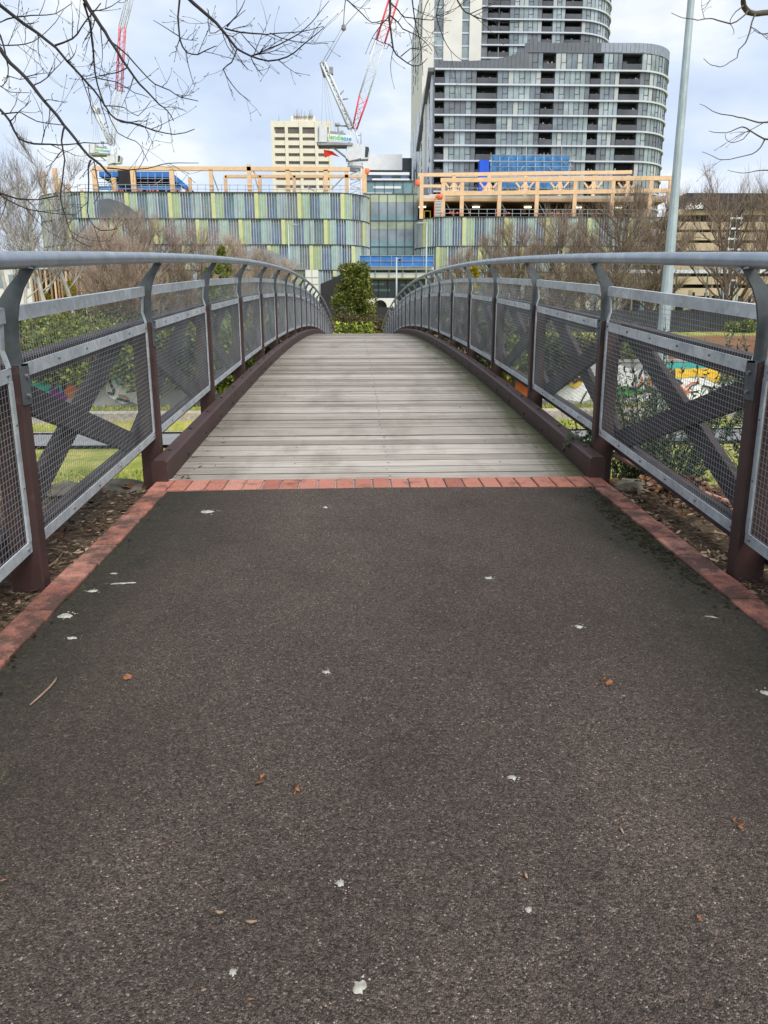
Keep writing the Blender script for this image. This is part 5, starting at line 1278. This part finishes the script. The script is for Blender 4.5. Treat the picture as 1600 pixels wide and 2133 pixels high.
# blue sheeted scaffold on the tower front
ts = thing('tower_scaffold', 'blue sheeted scaffold against the lower front of the apartment tower', 'scaffold', (PX(1090, 160), 160, 8)); b = MB()
b.box(PX(1026, 160), PX(1188, 160), 160, 160.15, PH(335, 160, 1100), PH(324, 160, 1100), M['bluelt']); b.box(PX(1022, 160), PX(1187, 160), 159.8, 159.95, PH(366, 160, 1100), PH(338, 160, 1100), M['bluelt']); b.box(PX(1040, 160), PX(1187, 160), 159.7, 159.79, PH(392, 160, 1100), PH(374, 160, 1100), M['bluelt']); b.build('sheeting', ts)
b = MB(); b.box(PX(1000, 160), PX(1020, 160), 159.6, 161.5, PH(402, 160, 1010), PH(334, 160, 1010), M['bluepan']); b.build('blue_panel', ts)
b = MB()
for i in range(10):
    px = 1023 + i * 18.4; b.tube([P(px, 400, 159.4), P(px, 306 if i in (4, 8) else 318, 159.4)], .06, M['scaf'], 5)
for py in (323, 336.5, 347, 357, 370, 380): b.tube([P(1022, py, 159.3), P(1194, py, 159.3)], .06, M['scaf'], 5)
b.tube([P(1075, 365, 159.2), P(1092, 345, 159.2)], .06, M['scaf'], 5); b.tube([P(1140, 345, 159.2), P(1158, 365, 159.2)], .06, M['scaf'], 5); b.build('poles', ts)

# beige car park on the right
YK = 96.0; t = thing('car_park', 'beige banded car park with black roof sign band at the right', 'building', (PX(1520, YK), YK, .6))
x0, x1 = PX(1404, YK), PX(1404, YK) + 34
rowsb = [439, 462, 484, 506, 528, 552, 576, 600, 624]
b = MB(); b.box(x0 + .3, x1, YK + 1.2, YK + 5, 0, PH(440, YK, 1500), M['darkgap']); b.build('core', t)
for i, py in enumerate(rowsb):
    b = MB(); z1 = PH(py if i else 436, YK, 1500); z0 = PH(py + 16, YK, 1500) if i else PH(447, YK, 1500); b.box(x0, x1, YK, YK + .3, z0, z1, M['beige']); b.box(x0, x1, YK + .3, YK + 14, z0, z0 + .25, M['beige']); b.build('parapet', t)
b = MB(); x = x0
while x < x1:
    b.box(x - .15, x + .15, YK + .35, YK + .9, 0, PH(440, YK, 1500), M['concrete']); x += 5.2
b.build('pillars', t)
b = MB(); b.box(PX(1418, YK - .4), x1, YK - .4, YK + 3, PH(436.5, YK - .4, 1500), PH(402, YK - .4, 1500), M['black']); b.build('roof_band', t)
b = MB(); xs0, xs1 = PX(1508, YK), PX(1534, YK); b.box(xs0, xs1, YK - .25, YK - .05, .6, PH(437.5, YK, 1500), M['darkgap'])
for i in range(7):
    z = PH(457 + i * 21.5, YK, 1500); b.box(xs0, xs1, YK - .32, YK - .252, z, z + .22, M['white'])
for xx in (xs0 + .1, (xs0 + xs1) / 2, xs1 - .2): b.box(xx, xx + .08, YK - .31, YK - .253, .6, PH(445, YK, 1500), M['fin_pale'])
b.build('stair_tower', t)
pz_ = P(1446, 430, YK - .42)
text_mesh('sign_text', 'abode', .95, M['white'], t, (pz_.x, YK - .43, pz_.z), (R(90), R(-4), 0), .35, .02, .92, .012)
# pale canopy roof and low shelter on the bank
t = thing('station_canopy', 'pale green metal canopy roof on posts in front of the car park', 'canopy', (PX(1420, 84), 84, .5)); b = MB()
x0, x1 = PX(1262, 84), PX(1262, 84) + 26
for i in range(30):
    xa, xb = x0 + (x1 - x0) * i / 30, x0 + (x1 - x0) * (i + 1) / 30 - .06
    b.hexa([(xa, 82, PH(572, 84, 1450)), (xb, 82, PH(572, 84, 1450)), (xb, 86, PH(560, 84, 1450)), (xa, 86, PH(560, 84, 1450)), (xa, 82, PH(571, 84, 1450)), (xb, 82, PH(571, 84, 1450)), (xb, 86, PH(559, 84, 1450)), (xa, 86, PH(559, 84, 1450))], M['canopy'])
b.build('roof', t)
for i in range(8):
    x = x0 + 1 + (x1 - x0 - 2) * i / 7; b = MB(); b.tube([(x, 84, .3), (x, 84, PH(566, 84, 1450))], .09, M['polegrey'], 6); b.build('post', t)
t = thing('shelter_wall', 'low pale wall with upright slats above the black fence', 'wall', (PX(1400, 88), 88, .5)); b = MB(); rng = random.Random(6); x = PX(1180, 88); xe = PX(1640, 88)
while x < xe:
    wd = rng.uniform(.15, .6); b.box(x, x + wd, 88, 88.2, .2, PH(rng.uniform(598, 622), 88, 1400), M[rng.choice(['cream', 'offwhite', 'beige', 'darkgap', 'darkgap', 'fin_grey'])]); x += wd + rng.choice([.01, .3])
b.build('slats', t)
# ochre slatted fence and undercroft at the left
t = thing('slatted_screen', 'timber slatted screen wall behind the birch trunks', 'screen', (PX(150, 80), 80, .3)); b = MB(); x = PX(60, 80); xe = PX(290, 80); rng = random.Random(9)
while x < xe: b.box(x, x + .16, 80, 80.15, 0, PH(rng.uniform(556, 566), 80, 150), M[rng.choice(['timber', 'beige', 'timber_dk'])]); x += rng.uniform(.3, .55)
b.build('slats', t); b = MB(); b.box(PX(60, 80), xe, 80.6, 80.8, 0, PH(560, 80, 150), M['darkgap']); b.build('backing', t)

Yh = 108.0; t = thing('low_building', 'pale low building behind the birches at the left frame edge', 'building', (PX(20, Yh), Yh, .5))
b = MB(); b.box(PX(-160, Yh), PX(96, Yh), Yh, Yh + 12, -.2, PH(548, Yh, 30), M['offwhite']); b.build('wall', t)
b = MB(); b.box(PX(-164, Yh), PX(99, Yh), Yh - .5, Yh + 12.5, PH(548, Yh, 30) + .002, PH(541, Yh, 30), M['crane_g']); b.build('roof', t)
for px in range(-140, 80, 26):
    b = MB(); b.box(PX(px, Yh), PX(px + 15, Yh), Yh - .06, Yh - .002, PH(600, Yh, 30), PH(572, Yh, 30), M['gl_slate']); b.build('window', t)
# cranes
def lattice(b, p0, p1, wd, mat, n, r_=.07, side=Vector((0, 1, 0)), w1=None, chord=None):
    p0 = Vector(p0); p1 = Vector(p1); d = (p1 - p0).normalized(); s_ = d.cross(side).normalized(); u = s_.cross(d).normalized(); w1 = w1 or wd
    def c(i, k_):
        q = wd + (w1 - wd) * i / n; o = ((-1, -1), (1, -1), (1, 1), (-1, 1))[k_]; return p0.lerp(p1, i / n) + s_ * (o[0] * q / 2) + u * (o[1] * q / 2)
    for k_ in range(4): b.tube([c(0, k_), c(n, k_)], chord or r_ * 1.5, mat, 5)
    for i in range(n):
        for k_ in range(4):
            a = (c(i, k_), c(i + 1, (k_ + 1) % 4)) if i % 2 else (c(i, (k_ + 1) % 4), c(i + 1, k_)); b.tube(a, r_, mat, 4, False)
            if i % 2 == 0: b.tube((c(i, k_), c(i, (k_ + 1) % 4)), r_, mat, 4, False)
def crane(Y, ox, oy, k, label, jib_top, jib_reds, mast_bot, flag=True):
    # reference pixels are those of the right hand crane; (ox, oy) is its pixel shift and k its scale
    def C(px, py, dy=0.0): return P(ox + (px - 740) * k, oy + (py - 340) * k, Y + dy)
    m = lambda v: v * k * Y / F_PX
    t = thing('tower_crane', label, 'crane', C(740, 400), 'luffing tower cranes')
    b = MB(); lattice(b, P(ox, mast_bot, Y), C(740, 352), m(23), M['crane_w'], 12, .07); b.build('mast', t)
    b = MB(); b.tube([C(740, 356), C(740, 340)], [m(13), m(15)], M['crane_w'], 14, True, False); b.tube([C(740, 353), C(740, 348)], [m(16), m(16)], M['crane_g'], 14, True, False); b.build('slewing_ring', t)
    b = MB()
    x0, x1 = C(684, 300).x, C(736, 300).x
    q = [C(663, 306), C(690, 298), C(738, 300), C(738, 303), C(690, 303), C(668, 309)]
    def slab(pts, d0, d1, mat): b.add([(p.x, Y + d0, p.z) for p in pts] + [(p.x, Y + d1, p.z) for p in pts], [tuple(range(len(pts))), tuple(range(2 * len(pts) - 1, len(pts) - 1, -1))] + [(i, len(pts) + i, len(pts) + (i + 1) % len(pts), (i + 1) % len(pts)) for i in range(len(pts))], mat)
    slab([C(660, 300), C(664, 298), C(735, 302), C(735, 306), C(664, 306)], -1.4, 1.4, M['crane_g']); b.build('machinery_deck', t)
    b = MB(); slab([C(660, 268), C(665, 264), C(682, 266), C(682, 300), C(661, 300)], -1.5, 1.5, M['crane_w']); slab([C(663, 272), C(666, 268), C(666, 298), C(663, 299)], -1.53, 1.53, M['crane_g']); b.build('counterweight', t)
    b = MB(); slab([C(684, 283), C(734, 287), C(734, 300), C(684, 296)], -1.45, -1.3, M['white']); sp = b.build('sign_panel', t)
    pm = C(709, 291.5); text_mesh('sign_text', 'lendlease', m(11.5), M['letters'], t, (pm.x, Y - 1.47, pm.z), (R(90), R(4.5), 0), 0, .012, 1.02, .02)
    b = MB(); slab([C(688, 276), C(720, 280), C(720, 286), C(688, 283)], -1.1, .8, M['crane_g'])
    for a, c, r_ in ((C(704, 262), C(706, 282), .16), (C(700, 261), C(728, 263), .13), (C(698, 260), C(708, 259), .3), (C(712, 272), C(714, 282), .25)): b.tube([a, c], r_, M['crane_g'], 6)
    b.build('winches', t)
    # a-frame (tall back mast)
    b = MB(); lattice(b, C(731, 266), C(673, 132), m(9), M['crane_w'], 9, .09, Vector((0, 1, 0)), m(7), .17); b.tube([C(740, 272), C(676, 137)], .12, M['crane_w'], 6); b.tube([C(678, 160), C(671, 132), C(676, 128)], [.35, .45, .35], M['crane_g'], 8)
    b.box(C(686, 150).x, C(694, 150).x, Y - .5, Y + .5, C(690, 155).z, C(690, 141).z, M['crane_g'])
    for a, c in ((C(706, 200), C(716, 188)), (C(714, 207), C(725, 205))): b.tube([a, c], .12, M['crane_g'], 5)
    b.build('a_frame', t)
    # jib with red and white sections
    base = C(739, 268)
    tops = [C(*q) for q in jib_top]; pts = [base] + tops
    for i, (a, c) in enumerate(zip(pts[:-1], pts[1:])):
        b = MB(); rd = jib_reds[i]
        lattice(b, a, c, m(8 if i == 0 else 16), M['crane_r'] if rd else M['crane_w'], max(4, int((c - a).length / 1.9)), .045, Vector((0, 1, 0)), m(16), .11 if rd else .09)
        o = b.build('jib_section', t)
        if rd: o['label'] = 'red painted lattice section of the jib'
    b = MB()
    tip = tops[-1]; stay = C(716, 57)
    for dx in (-.25, .25): b.tube([C(673, 132) + Vector((dx, 0, 0)), stay + Vector((dx, 0, 0))], .055, M['crane_g'], 4)
    b.blob(stay, (.5, .4, .6), M['crane_g'], 1, 1, 1, .2); b.tube([stay, tip], .05, M['crane_g'], 4)
    for e_ in ((670, 262), (681, 262), (700, 280), (690, 270)): b.tube([C(673, 134), C(*e_)], .025, M['crane_g'], 4)
    b.build('cables', t)
    b = MB(); slab([C(724, 302), C(748, 302), C(752, 332), C(728, 338), C(720, 330)], -1.2, 1.2, M['crane_w'])
    for a, c in ((C(740, 268), C(748, 304)), (C(732, 266), C(726, 304)), (C(728, 300), C(745, 334)), (C(746, 300), C(728, 336)), (C(690, 304), C(726, 332))): b.tube([a, c], .16, M['crane_w'], 6)
    for a, c in ((C(752, 276), C(752, 300)), (C(744, 282), C(752, 282)), (C(722, 306), C(722, 338)), (C(734, 302), C(734, 340))): b.tube([a, c], .07, M['crane_g'], 5)
    b.build('turntable_frame', t)
    b = MB(); slab([C(752, 304), C(768, 306), C(771, 312), C(767, 333), C(752, 334)], -1.0, .9, M['crane_w']); o = b.build('cab', t)
    b = MB(); slab([C(761, 308), C(767.5, 309), C(769, 313), C(766, 330), C(760, 330)], -1.04, -1.001, M['gl_dark']); b.build('window', o)
    if flag:
        b = MB(); pts = [C(675, 316), C(693, 320), C(708, 331), C(692, 327), C(677, 333)]; ys_ = (-1.6, -1.9, -1.5, -1.7, -1.6)
        b.add([(p.x, Y + d_, p.z) for p, d_ in zip(pts, ys_)] + [(p.x, Y + d_ + .04, p.z) for p, d_ in zip(pts, ys_)], [(0, 4, 3, 1), (1, 3, 2), (5, 6, 8, 9), (6, 7, 8), (0, 1, 6, 5), (1, 2, 7, 6), (2, 3, 8, 7), (3, 4, 9, 8), (4, 0, 5, 9)], M['flag']); b.build('flag', t)
    return t
crane(140, 740, 340, 1.0, 'white luffing crane with red flag standing behind the middle of the office building', [(757, 203), (792, 90), (819, 2), (850, -96)], (1, 0, 1, 0), 470)
crane(205, 236, 345, .60, 'distant white luffing crane seen through the branches at the left', [(745, 160), (760, 80), (772, 58 - 200), (820, -330), (850, -420)], (0, 0, 1, 0, 0), 420, False)

# poles
mx_ = PX(1377, 29); t = thing('floodlight_mast', 'tall tapered galvanised mast rising behind the right handrail', 'lamp post', (mx_, 29, -3)); b = MB()
p0 = P(1376, 760, 29); p1 = P(1441, 0, 29); zt_ = p1.z + 5
b.tube([(p0.x, 29, -3.1), (p0.x, 29, p0.z), (p0.x, 29, PH(400, 29, 1400)), (p0.x, 29, p1.z), (p0.x, 29, zt_)], [.27, .245, .155, .12, .10], M['polegrey'], 12, True, False); b.build('mast', t)
b = MB(); b.tube([(p0.x, 29, -3.05), (p0.x, 29, -2.96)], .42, M['polegrey'], 14, True, False); b.build('base_plate', t)
b = MB(); b.box(p0.x - 1.2, p0.x + 1.2, 28.85, 29.15, zt_, zt_ + .12, M['polegrey'])
for dx in (-.9, 0, .9): b.box(p0.x + dx - .25, p0.x + dx + .25, 28.5, 29.0, zt_ + .13, zt_ + .5, M['crane_g'])
b.build('lamp_head', t)
for px, top, Y, hd_, lab in ((603, 472, 92, 1, 'slim grey street lamp in front of the left facade'), (888, 468, 95, -1, 'slim grey street lamp beside the glass atrium'), (1290, 470, 90, -1, 'slim pale pole in front of the right facade')):
    x = PX(px, Y); zt_ = PH(top, Y, px); t = thing('street_lamp', lab, 'street lamp', (x, Y, .8), 'slim street lamps before the office building'); b = MB(); b.tube([(x, Y, .5), (x, Y, zt_ + .3)], [.12, .07], M['polegrey'], 8); b.build('pole', t)
    b = MB(); b.box(*sorted((x, x + hd_ * 1.0)), Y - .06, Y + .06, zt_ + .22, zt_ + .30, M['polegrey']); b.box(*sorted((x + hd_ * .5, x + hd_ * 1.25)), Y - .18, Y + .18, zt_ + .10, zt_ + .215, M['crane_g']); b.build('lamp_head', t)
x = PX(826, 70); t = thing('camera_pole', 'grey pole with a small camera dome beside the evergreen tree', 'pole', (x, 70, -.2)); b = MB(); b.tube([(x, 70, -.5), (x, 70, PH(536, 70, 826))], [.09, .07], M['polegrey'], 8); b.build('pole', t)
b = MB(); b.box(x, x + .35, 69.96, 70.04, PH(539, 70, 826), PH(537.5, 70, 826), M['polegrey']); b.blob((x + .28, 70, PH(541, 70, 826)), (.12, .12, .12), M['black'], 1, 1, 2, .02); b.build('camera', t)
# ------------------------------------------------------------------ overhanging bare branches (traced in the photo, placed at real depth)
def spline(pts, step=.05):
    out_ = []
    n = len(pts)
    for i in range(n - 1):
        p0 = pts[max(i - 1, 0)]; p1 = pts[i]; p2 = pts[i + 1]; p3 = pts[min(i + 2, n - 1)]; k_ = max(2, int((p2 - p1).length / step))
        for j in range(k_):
            u = j / k_; out_.append(.5 * ((2 * p1) + (p2 - p0) * u + (2 * p0 - 5 * p1 + 4 * p2 - p3) * u * u + (3 * p1 - p0 - 3 * p2 + p3) * u ** 3))
    out_.append(pts[-1]); return out_
Z1 = lambda L_: [(x * .35, y * .35) for x, y in L_]
Z2 = lambda L_: [(540 + x * .225, y * .225) for x, y in L_]
Z3 = lambda L_: [(840 + x * .3625, y * .3625) for x, y in L_]
Z8 = lambda L_: [(1350 + x * .1875, y * .1875) for x, y in L_]
def grow_tree(name, label, cat, trunk, limbs, traced, bark, seed, twig_n=5.0):
    rng = random.Random(seed); t = thing(name, label, cat, trunk[0]); bt = MB(); bc = MB()
    tr = spline([Vector(p) for p in trunk], .25); n = len(tr); bt.tube(tr, [.15 * (1 - .62 * i / n) for i in range(n)], bark, 10)
    for L_, r0, r1 in limbs:
        q = spline([Vector(p) for p in L_], .2); bt.tube(q, [r0 + (r1 - r0) * i / (len(q) - 1) for i in range(len(q))], bark, 8)
    bt.build('trunk', t)
    def twig(p, d, L_, r_, depth):
        d = d.normalized(); q = [p]; nn = 5; curl = Vector((rng.uniform(-.3, .3), rng.uniform(-.3, .3), rng.uniform(-.25, .5)))
        for i in range(nn):
            d = (d + curl * .28 + rnd_unit(rng) * .20).normalized(); q.append(q[-1] + d * L_ / nn)
        bc.tube(q, [max(.0009, r_ * (1 - .7 * i / nn)) for i in range(nn + 1)], bark, 4, False)
        bc.tube([q[-1], q[-1] + d * .012], [.0022, .0012], bark, 4)
        if depth > 0:
            for i in range(1, nn):
                if rng.random() < .55: twig(q[i], (d + rnd_unit(rng) * 1.2), L_ * rng.uniform(.3, .6), r_ * .65, depth - 1)
    for pts, r0, r1, y0, y1, root, dens in traced:
        m_ = len(pts); v = [P(px, py, y0 + (y1 - y0) * i / (m_ - 1)) for i, (px, py) in enumerate(pts)]
        q = spline(v, .045); nq = len(q); q = [p + rnd_unit(rng) * .003 for p in q]
        if root is not None:
            rq = spline([Vector(root), Vector(root).lerp(q[0], .55) + Vector((0, 0, .10)), q[0]], .12)[:-1]; rr = [r0 * 1.25 - .25 * r0 * i / len(rq) for i in range(len(rq))]
        else: rq, rr = [], []
        bc.tube(rq + q, rr + [r0 + (r1 - r0) * (i / (nq - 1)) ** .8 for i in range(nq)], bark, 6)
        ln = sum((a - c).length for a, c in zip(q[:-1], q[1:])); cnt = int(ln * twig_n * dens)
        for k_ in range(cnt):
            i = int((.12 + .86 * rng.random()) * (nq - 2)); d = (q[i + 1] - q[i]).normalized(); rl = r0 + (r1 - r0) * i / nq
            side = d.cross(rnd_unit(rng)).normalized(); twig(q[i], d * .75 + side * .8, rng.uniform(.06, .30), min(.0035, rl * .6), 1)
    bc.build('branches', t)
    return t
LT_ = ((-4.6, 5.6, ground_h(-4.6, 5.6) - .2), (-4.5, 5.5, 0), (-4.25, 5.4, 2.2), (-3.9, 5.3, 4.2), (-3.4, 5.2, 6.2))
limbL1 = [(-4.25, 5.4, 2.2), (-3.6, 5.2, 2.5), (-2.7, 5.0, 2.6)]
limbL2 = [(-4.1, 5.35, 3.0), (-3.0, 5.3, 3.3), (-1.6, 5.2, 3.2), (-.6, 5.2, 3.0), (.3, 5.2, 2.85), (1.0, 5.2, 2.6)]
r1_, r2_ = (-2.75, 5.0, 2.6), (-3.6, 5.2, 2.5)
tl = [
 (Z1([(0, 30), (100, 110), (230, 200), (330, 280), (400, 360), (480, 450), (560, 540), (620, 620), (660, 680), (720, 725), (830, 740), (900, 770), (1035, 800), (1160, 770)]), .011, .0022, 5.0, 4.7, r1_, 1),
 (Z1([(330, 270), (430, 230), (480, 170), (540, 90), (600, 20)]), .0055, .003, 4.9, 5.0, None, .8),
 (Z1([(0, 130), (100, 100), (230, 90), (330, 80), (430, 20)]), .005, .002, 5.1, 5.0, r1_, 1.2),
 (Z1([(490, -20), (540, 60), (600, 150), (650, 230), (700, 310), (760, 400), (830, 500), (890, 560), (950, 620), (1000, 660), (1030, 720)]), .012, .0022, 4.8, 4.6, (-1.7, 5.2, 3.2), 1),
 (Z1([(650, 240), (760, 330), (850, 430), (920, 500), (1010, 540), (1080, 580), (1180, 600)]), .005, .002, 4.75, 4.6, None, 1.1),
 (Z1([(500, 20), (530, 120), (550, 250), (560, 360), (580, 500), (620, 620)]), .007, .0045, 4.8, 4.85, None, .6),
 (Z1([(760, 400), (700, 430), (600, 450), (510, 470)]), .004, .0018, 4.7, 4.9, None, 1),
 (Z1([(560, 460), (700, 490), (800, 550), (890, 580)]), .0035, .0016, 4.85, 4.7, None, 1),
 (Z1([(0, 290), (60, 370), (150, 460), (230, 560), (300, 640), (380, 740), (450, 830), (530, 930), (600, 980), (660, 1050)]), .012, .006, 4.6, 4.3, r2_, .5),
 (Z1([(385, 740), (365, 840), (385, 950), (370, 1080), (360, 1180), (400, 1310), (440, 1420), (540, 1470)]), .0055, .002, 4.4, 4.4, None, .7),
 (Z1([(540, 950), (525, 1000), (530, 1080), (525, 1200), (530, 1300), (600, 1370), (700, 1360)]), .0055, .002, 4.35, 4.3, None, .7),
 (Z1([(560, 960), (575, 1060), (590, 1160), (555, 1215)]), .0035, .0016, 4.35, 4.3, None, .6),
 (Z1([(640, 1000), (760, 1010), (880, 1000), (960, 980), (1060, 970), (1185, 972)]), .0035, .0015, 4.3, 4.3, None, .6),
 (Z1([(0, 650), (60, 720), (110, 820), (200, 855), (350, 860), (500, 850), (620, 850)]), .008, .002, 4.7, 4.5, (-3.3, 5.2, 2.0), .8),
 (Z1([(10, 680), (120, 670), (220, 720), (380, 745)]), .004, .002, 4.7, 4.6, None, .7),
 (Z1([(0, 210), (30, 310), (50, 400), (40, 480), (0, 515)]), .0055, .002, 4.9, 4.8, r1_, 1),
 (Z1([(0, 270), (100, 270), (190, 250), (250, 210), (330, 130), (380, 60)]), .004, .0015, 5.0, 4.9, r1_, 1),
 (Z1([(40, 450), (120, 470), (220, 460)]), .003, .0015, 4.85, 4.8, None, 1),
 (Z1([(0, 510), (60, 545), (170, 550)]), .003, .0015, 4.85, 4.8, None, .8),
 (Z1([(620, 630), (740, 640), (820, 690), (900, 600)]), .0032, .0016, 4.75, 4.6, None, 1),
 (Z1([(640, 660), (700, 790), (810, 840), (850, 900), (880, 960)]), .003, .0016, 4.7, 4.6, None, .8),
 (Z1([(0, 1150), (100, 1180), (220, 1190), (340, 1160)]), .006, .002, 4.5, 4.4, (-3.2, 5.0, 1.3), 1),
 (Z1([(0, 1160), (150, 1240), (300, 1265), (450, 1280)]), .0045, .0015, 4.5, 4.4, (-3.2, 5.0, 1.3), .6),
 (Z1([(1070, -20), (1060, 100), (1070, 230), (1110, 310), (1180, 325), (1240, 290), (1290, 270)]), .007, .002, 4.9, 4.7, (-.9, 5.2, 3.05), .8),
 (Z1([(1110, 300), (1130, 430), (1160, 515)]), .003, .0014, 4.8, 4.7, None, .8),
 (Z1([(1070, 220), (990, 170), (910, 120)]), .0032, .0014, 4.85, 4.7, None, .9),
 (Z1([(1110, -20), (1200, 60), (1290, 140), (1350, 210), (1410, 290), (1490, 330)]) + Z2([(90, 565), (260, 520), (400, 420), (600, 250)]), .011, .002, 4.8, 4.6, (-.75, 5.2, 3.03), .9),
 ([(525, 116)] + Z2([(0, 490), (270, 370), (430, 260), (530, 150), (650, 10)]), .005, .0015, 4.7, 4.6, None, 1.2),
 (Z1([(1410, 290), (1380, 370), (1330, 410), (1380, 500), (1430, 560), (1490, 600)]), .0045, .0016, 4.7, 4.6, None, 1),
 (Z1([(1340, 170), (1430, 190), (1560, 205)]) + Z2([(100, 310), (300, 300), (450, 280), (600, 240)]), .005, .0015, 4.75, 4.6, None, 1.1),
 (Z1([(1350, 160), (1410, 90), (1460, 0)]), .0045, .002, 4.75, 4.8, None, .7),
 (Z2([(100, 310), (200, 350), (350, 390), (500, 405), (640, 400)]), .003, .0014, 4.7, 4.6, None, .9),
 (Z2([(800, -30), (790, 80), (785, 180), (770, 250)]), .003, .0016, 4.8, 4.8, (-.1, 5.2, 2.95), .4),
 (Z2([(790, -20), (880, 60), (960, 130), (1040, 205), (1130, 190), (1210, 190)]), .004, .0018, 4.8, 4.7, (-.1, 5.2, 2.95), .9),
 (Z2([(1210, -30), (1215, 100), (1205, 200), (1225, 330), (1245, 460), (1310, 540), (1430, 610), (1510, 590), (1555, 540)]), .008, .0018, 4.9, 4.7, (.25, 5.2, 2.85), .7),
 (Z2([(1215, 150), (1290, 210), (1330, 270), (1450, 320), (1550, 400), (1600, 470)]), .0045, .0016, 4.85, 4.7, None, .9),
 (Z2([(1220, 30), (1290, 100), (1350, 155), (1600, 185)]) + Z3([(170, 110), (280, 120)]), .0045, .0014, 4.9, 4.7, None, .9),
 (Z2([(1240, 450), (1200, 410), (1140, 390), (1040, 350)]), .0035, .0014, 4.8, 4.7, None, .8),
 (Z2([(1310, 520), (1400, 450), (1480, 455), (1560, 420)]), .003, .0014, 4.8, 4.7, None, .8),
 (Z2([(1410, -30), (1440, 180), (1470, 300), (1490, 400), (1505, 520), (1515, 700)]), .0042, .0015, 4.9, 4.8, (.3, 5.2, 2.85), .4),
 (Z2([(1580, -30), (1510, 150), (1510, 300), (1490, 350)]), .003, .0016, 4.9, 4.8, (.5, 5.2, 2.78), .3),
 (Z3([(300, -30), (340, 50), (380, 80), (440, 105), (570, 130), (680, 125)]), .005, .0016, 5.0, 4.8, (.7, 5.2, 2.7), .8),
 (Z3([(215, -30), (190, 90), (220, 180), (250, 260), (300, 320), (345, 350)]), .004, .0014, 5.0, 4.8, (.5, 5.2, 2.78), .7),
 (Z3([(380, 80), (450, 50), (540, 20)]), .003, .0014, 4.95, 4.9, None, .8),
 (Z1([(1240, 60), (1250, 200), (1330, 160), (1460, 60)]), .003, .0015, 4.7, 4.6, None, .8),
]
grow_tree('overhanging_tree', 'dark bare tree whose thin branches overhang the view from the upper left', 'tree', LT_, [(limbL1, .06, .02), (limbL2, .07, .014), ([(-4.5, 5.5, .6), (-3.9, 5.2, 1.1), (-3.2, 5.0, 1.3)], .03, .010), ([(-4.3, 5.4, 1.6), (-3.8, 5.3, 1.9), (-3.3, 5.2, 2.0)], .035, .012)], tl, M['darkbark'], 301, 10)
RT_ = ((4.9, 6.2, ground_h(4.9, 6.2) - .2), (4.85, 6.1, 0), (4.7, 6.0, 2.2), (4.4, 5.9, 4.0), (4.2, 5.8, 6.0))
rr_ = (4.0, 5.6, 2.6)
tr_ = [
 (Z8([(1050, -40), (1070, 70), (1120, 130), (1200, 150), (1340, 135)]), .016, .018, 5.2, 5.4, (3.2, 5.5, 2.7), .2),
 (Z8([(1200, 150), (1150, 250), (1130, 350), (1080, 470), (1010, 550), (990, 640), (910, 690), (840, 735), (750, 735), (680, 705), (620, 650)]), .0055, .0015, 5.2, 5.0, None, .5),
 (Z8([(1110, 120), (1040, 200), (920, 260), (770, 220), (690, 205), (560, 222), (440, 205), (340, 185), (260, 145)]), .0055, .0015, 5.2, 5.0, None, .5),
 (Z8([(1060, 60), (980, 130), (930, 190), (915, 260), (955, 340), (940, 385)]), .004, .0015, 5.2, 5.1, None, .4),
 (Z8([(1340, 1355), (1230, 1365), (1120, 1325), (1000, 1305), (880, 1275), (760, 1250), (680, 1210), (580, 1155)]), .0055, .0015, 5.1, 5.0, (4.0, 5.8, 1.6), .6),
 (Z8([(1340, 1545), (1290, 1540), (1140, 1455), (1050, 1410), (970, 1435), (870, 1475), (740, 1470), (680, 1450)]), .006, .0015, 5.1, 5.0, (4.2, 5.8, 1.3), .6),
 (Z8([(1130, 1460), (1060, 1545), (950, 1580), (870, 1550), (860, 1490)]), .0035, .0014, 5.1, 5.0, None, .6),
 (Z8([(1300, 1545), (1250, 1640), (1160, 1710), (990, 1750), (830, 1775), (740, 1740), (600, 1680)]), .005, .0015, 5.1, 5.0, None, .6),
 (Z8([(1340, 1890), (1200, 1900), (1050, 1925), (890, 1890)]), .004, .0014, 5.2, 5.1, (4.2, 5.8, 1.1), .4),
 (Z8([(1340, 370), (1240, 370), (1170, 330)]), .004, .0014, 5.2, 5.1, (3.4, 5.5, 2.4), 1.0),
 (Z8([(700, -20), (650, 70), (600, 110)]), .003, .0014, 5.2, 5.1, (2.4, 5.5, 2.7), .4),
]
grow_tree('overhanging_tree', 'grey bare tree whose few sparse branches reach in from the right edge', 'tree', RT_, [([(4.7, 6.0, 2.2), (4.0, 5.7, 2.6), (3.2, 5.5, 2.7), (2.3, 5.5, 2.7)], .06, .012), ([(4.8, 6.1, .7), (4.4, 5.9, 1.1), (4.1, 5.8, 1.3), (4.0, 5.8, 1.6)], .035, .010)], tr_, M['greybark'], 302, 4.0)
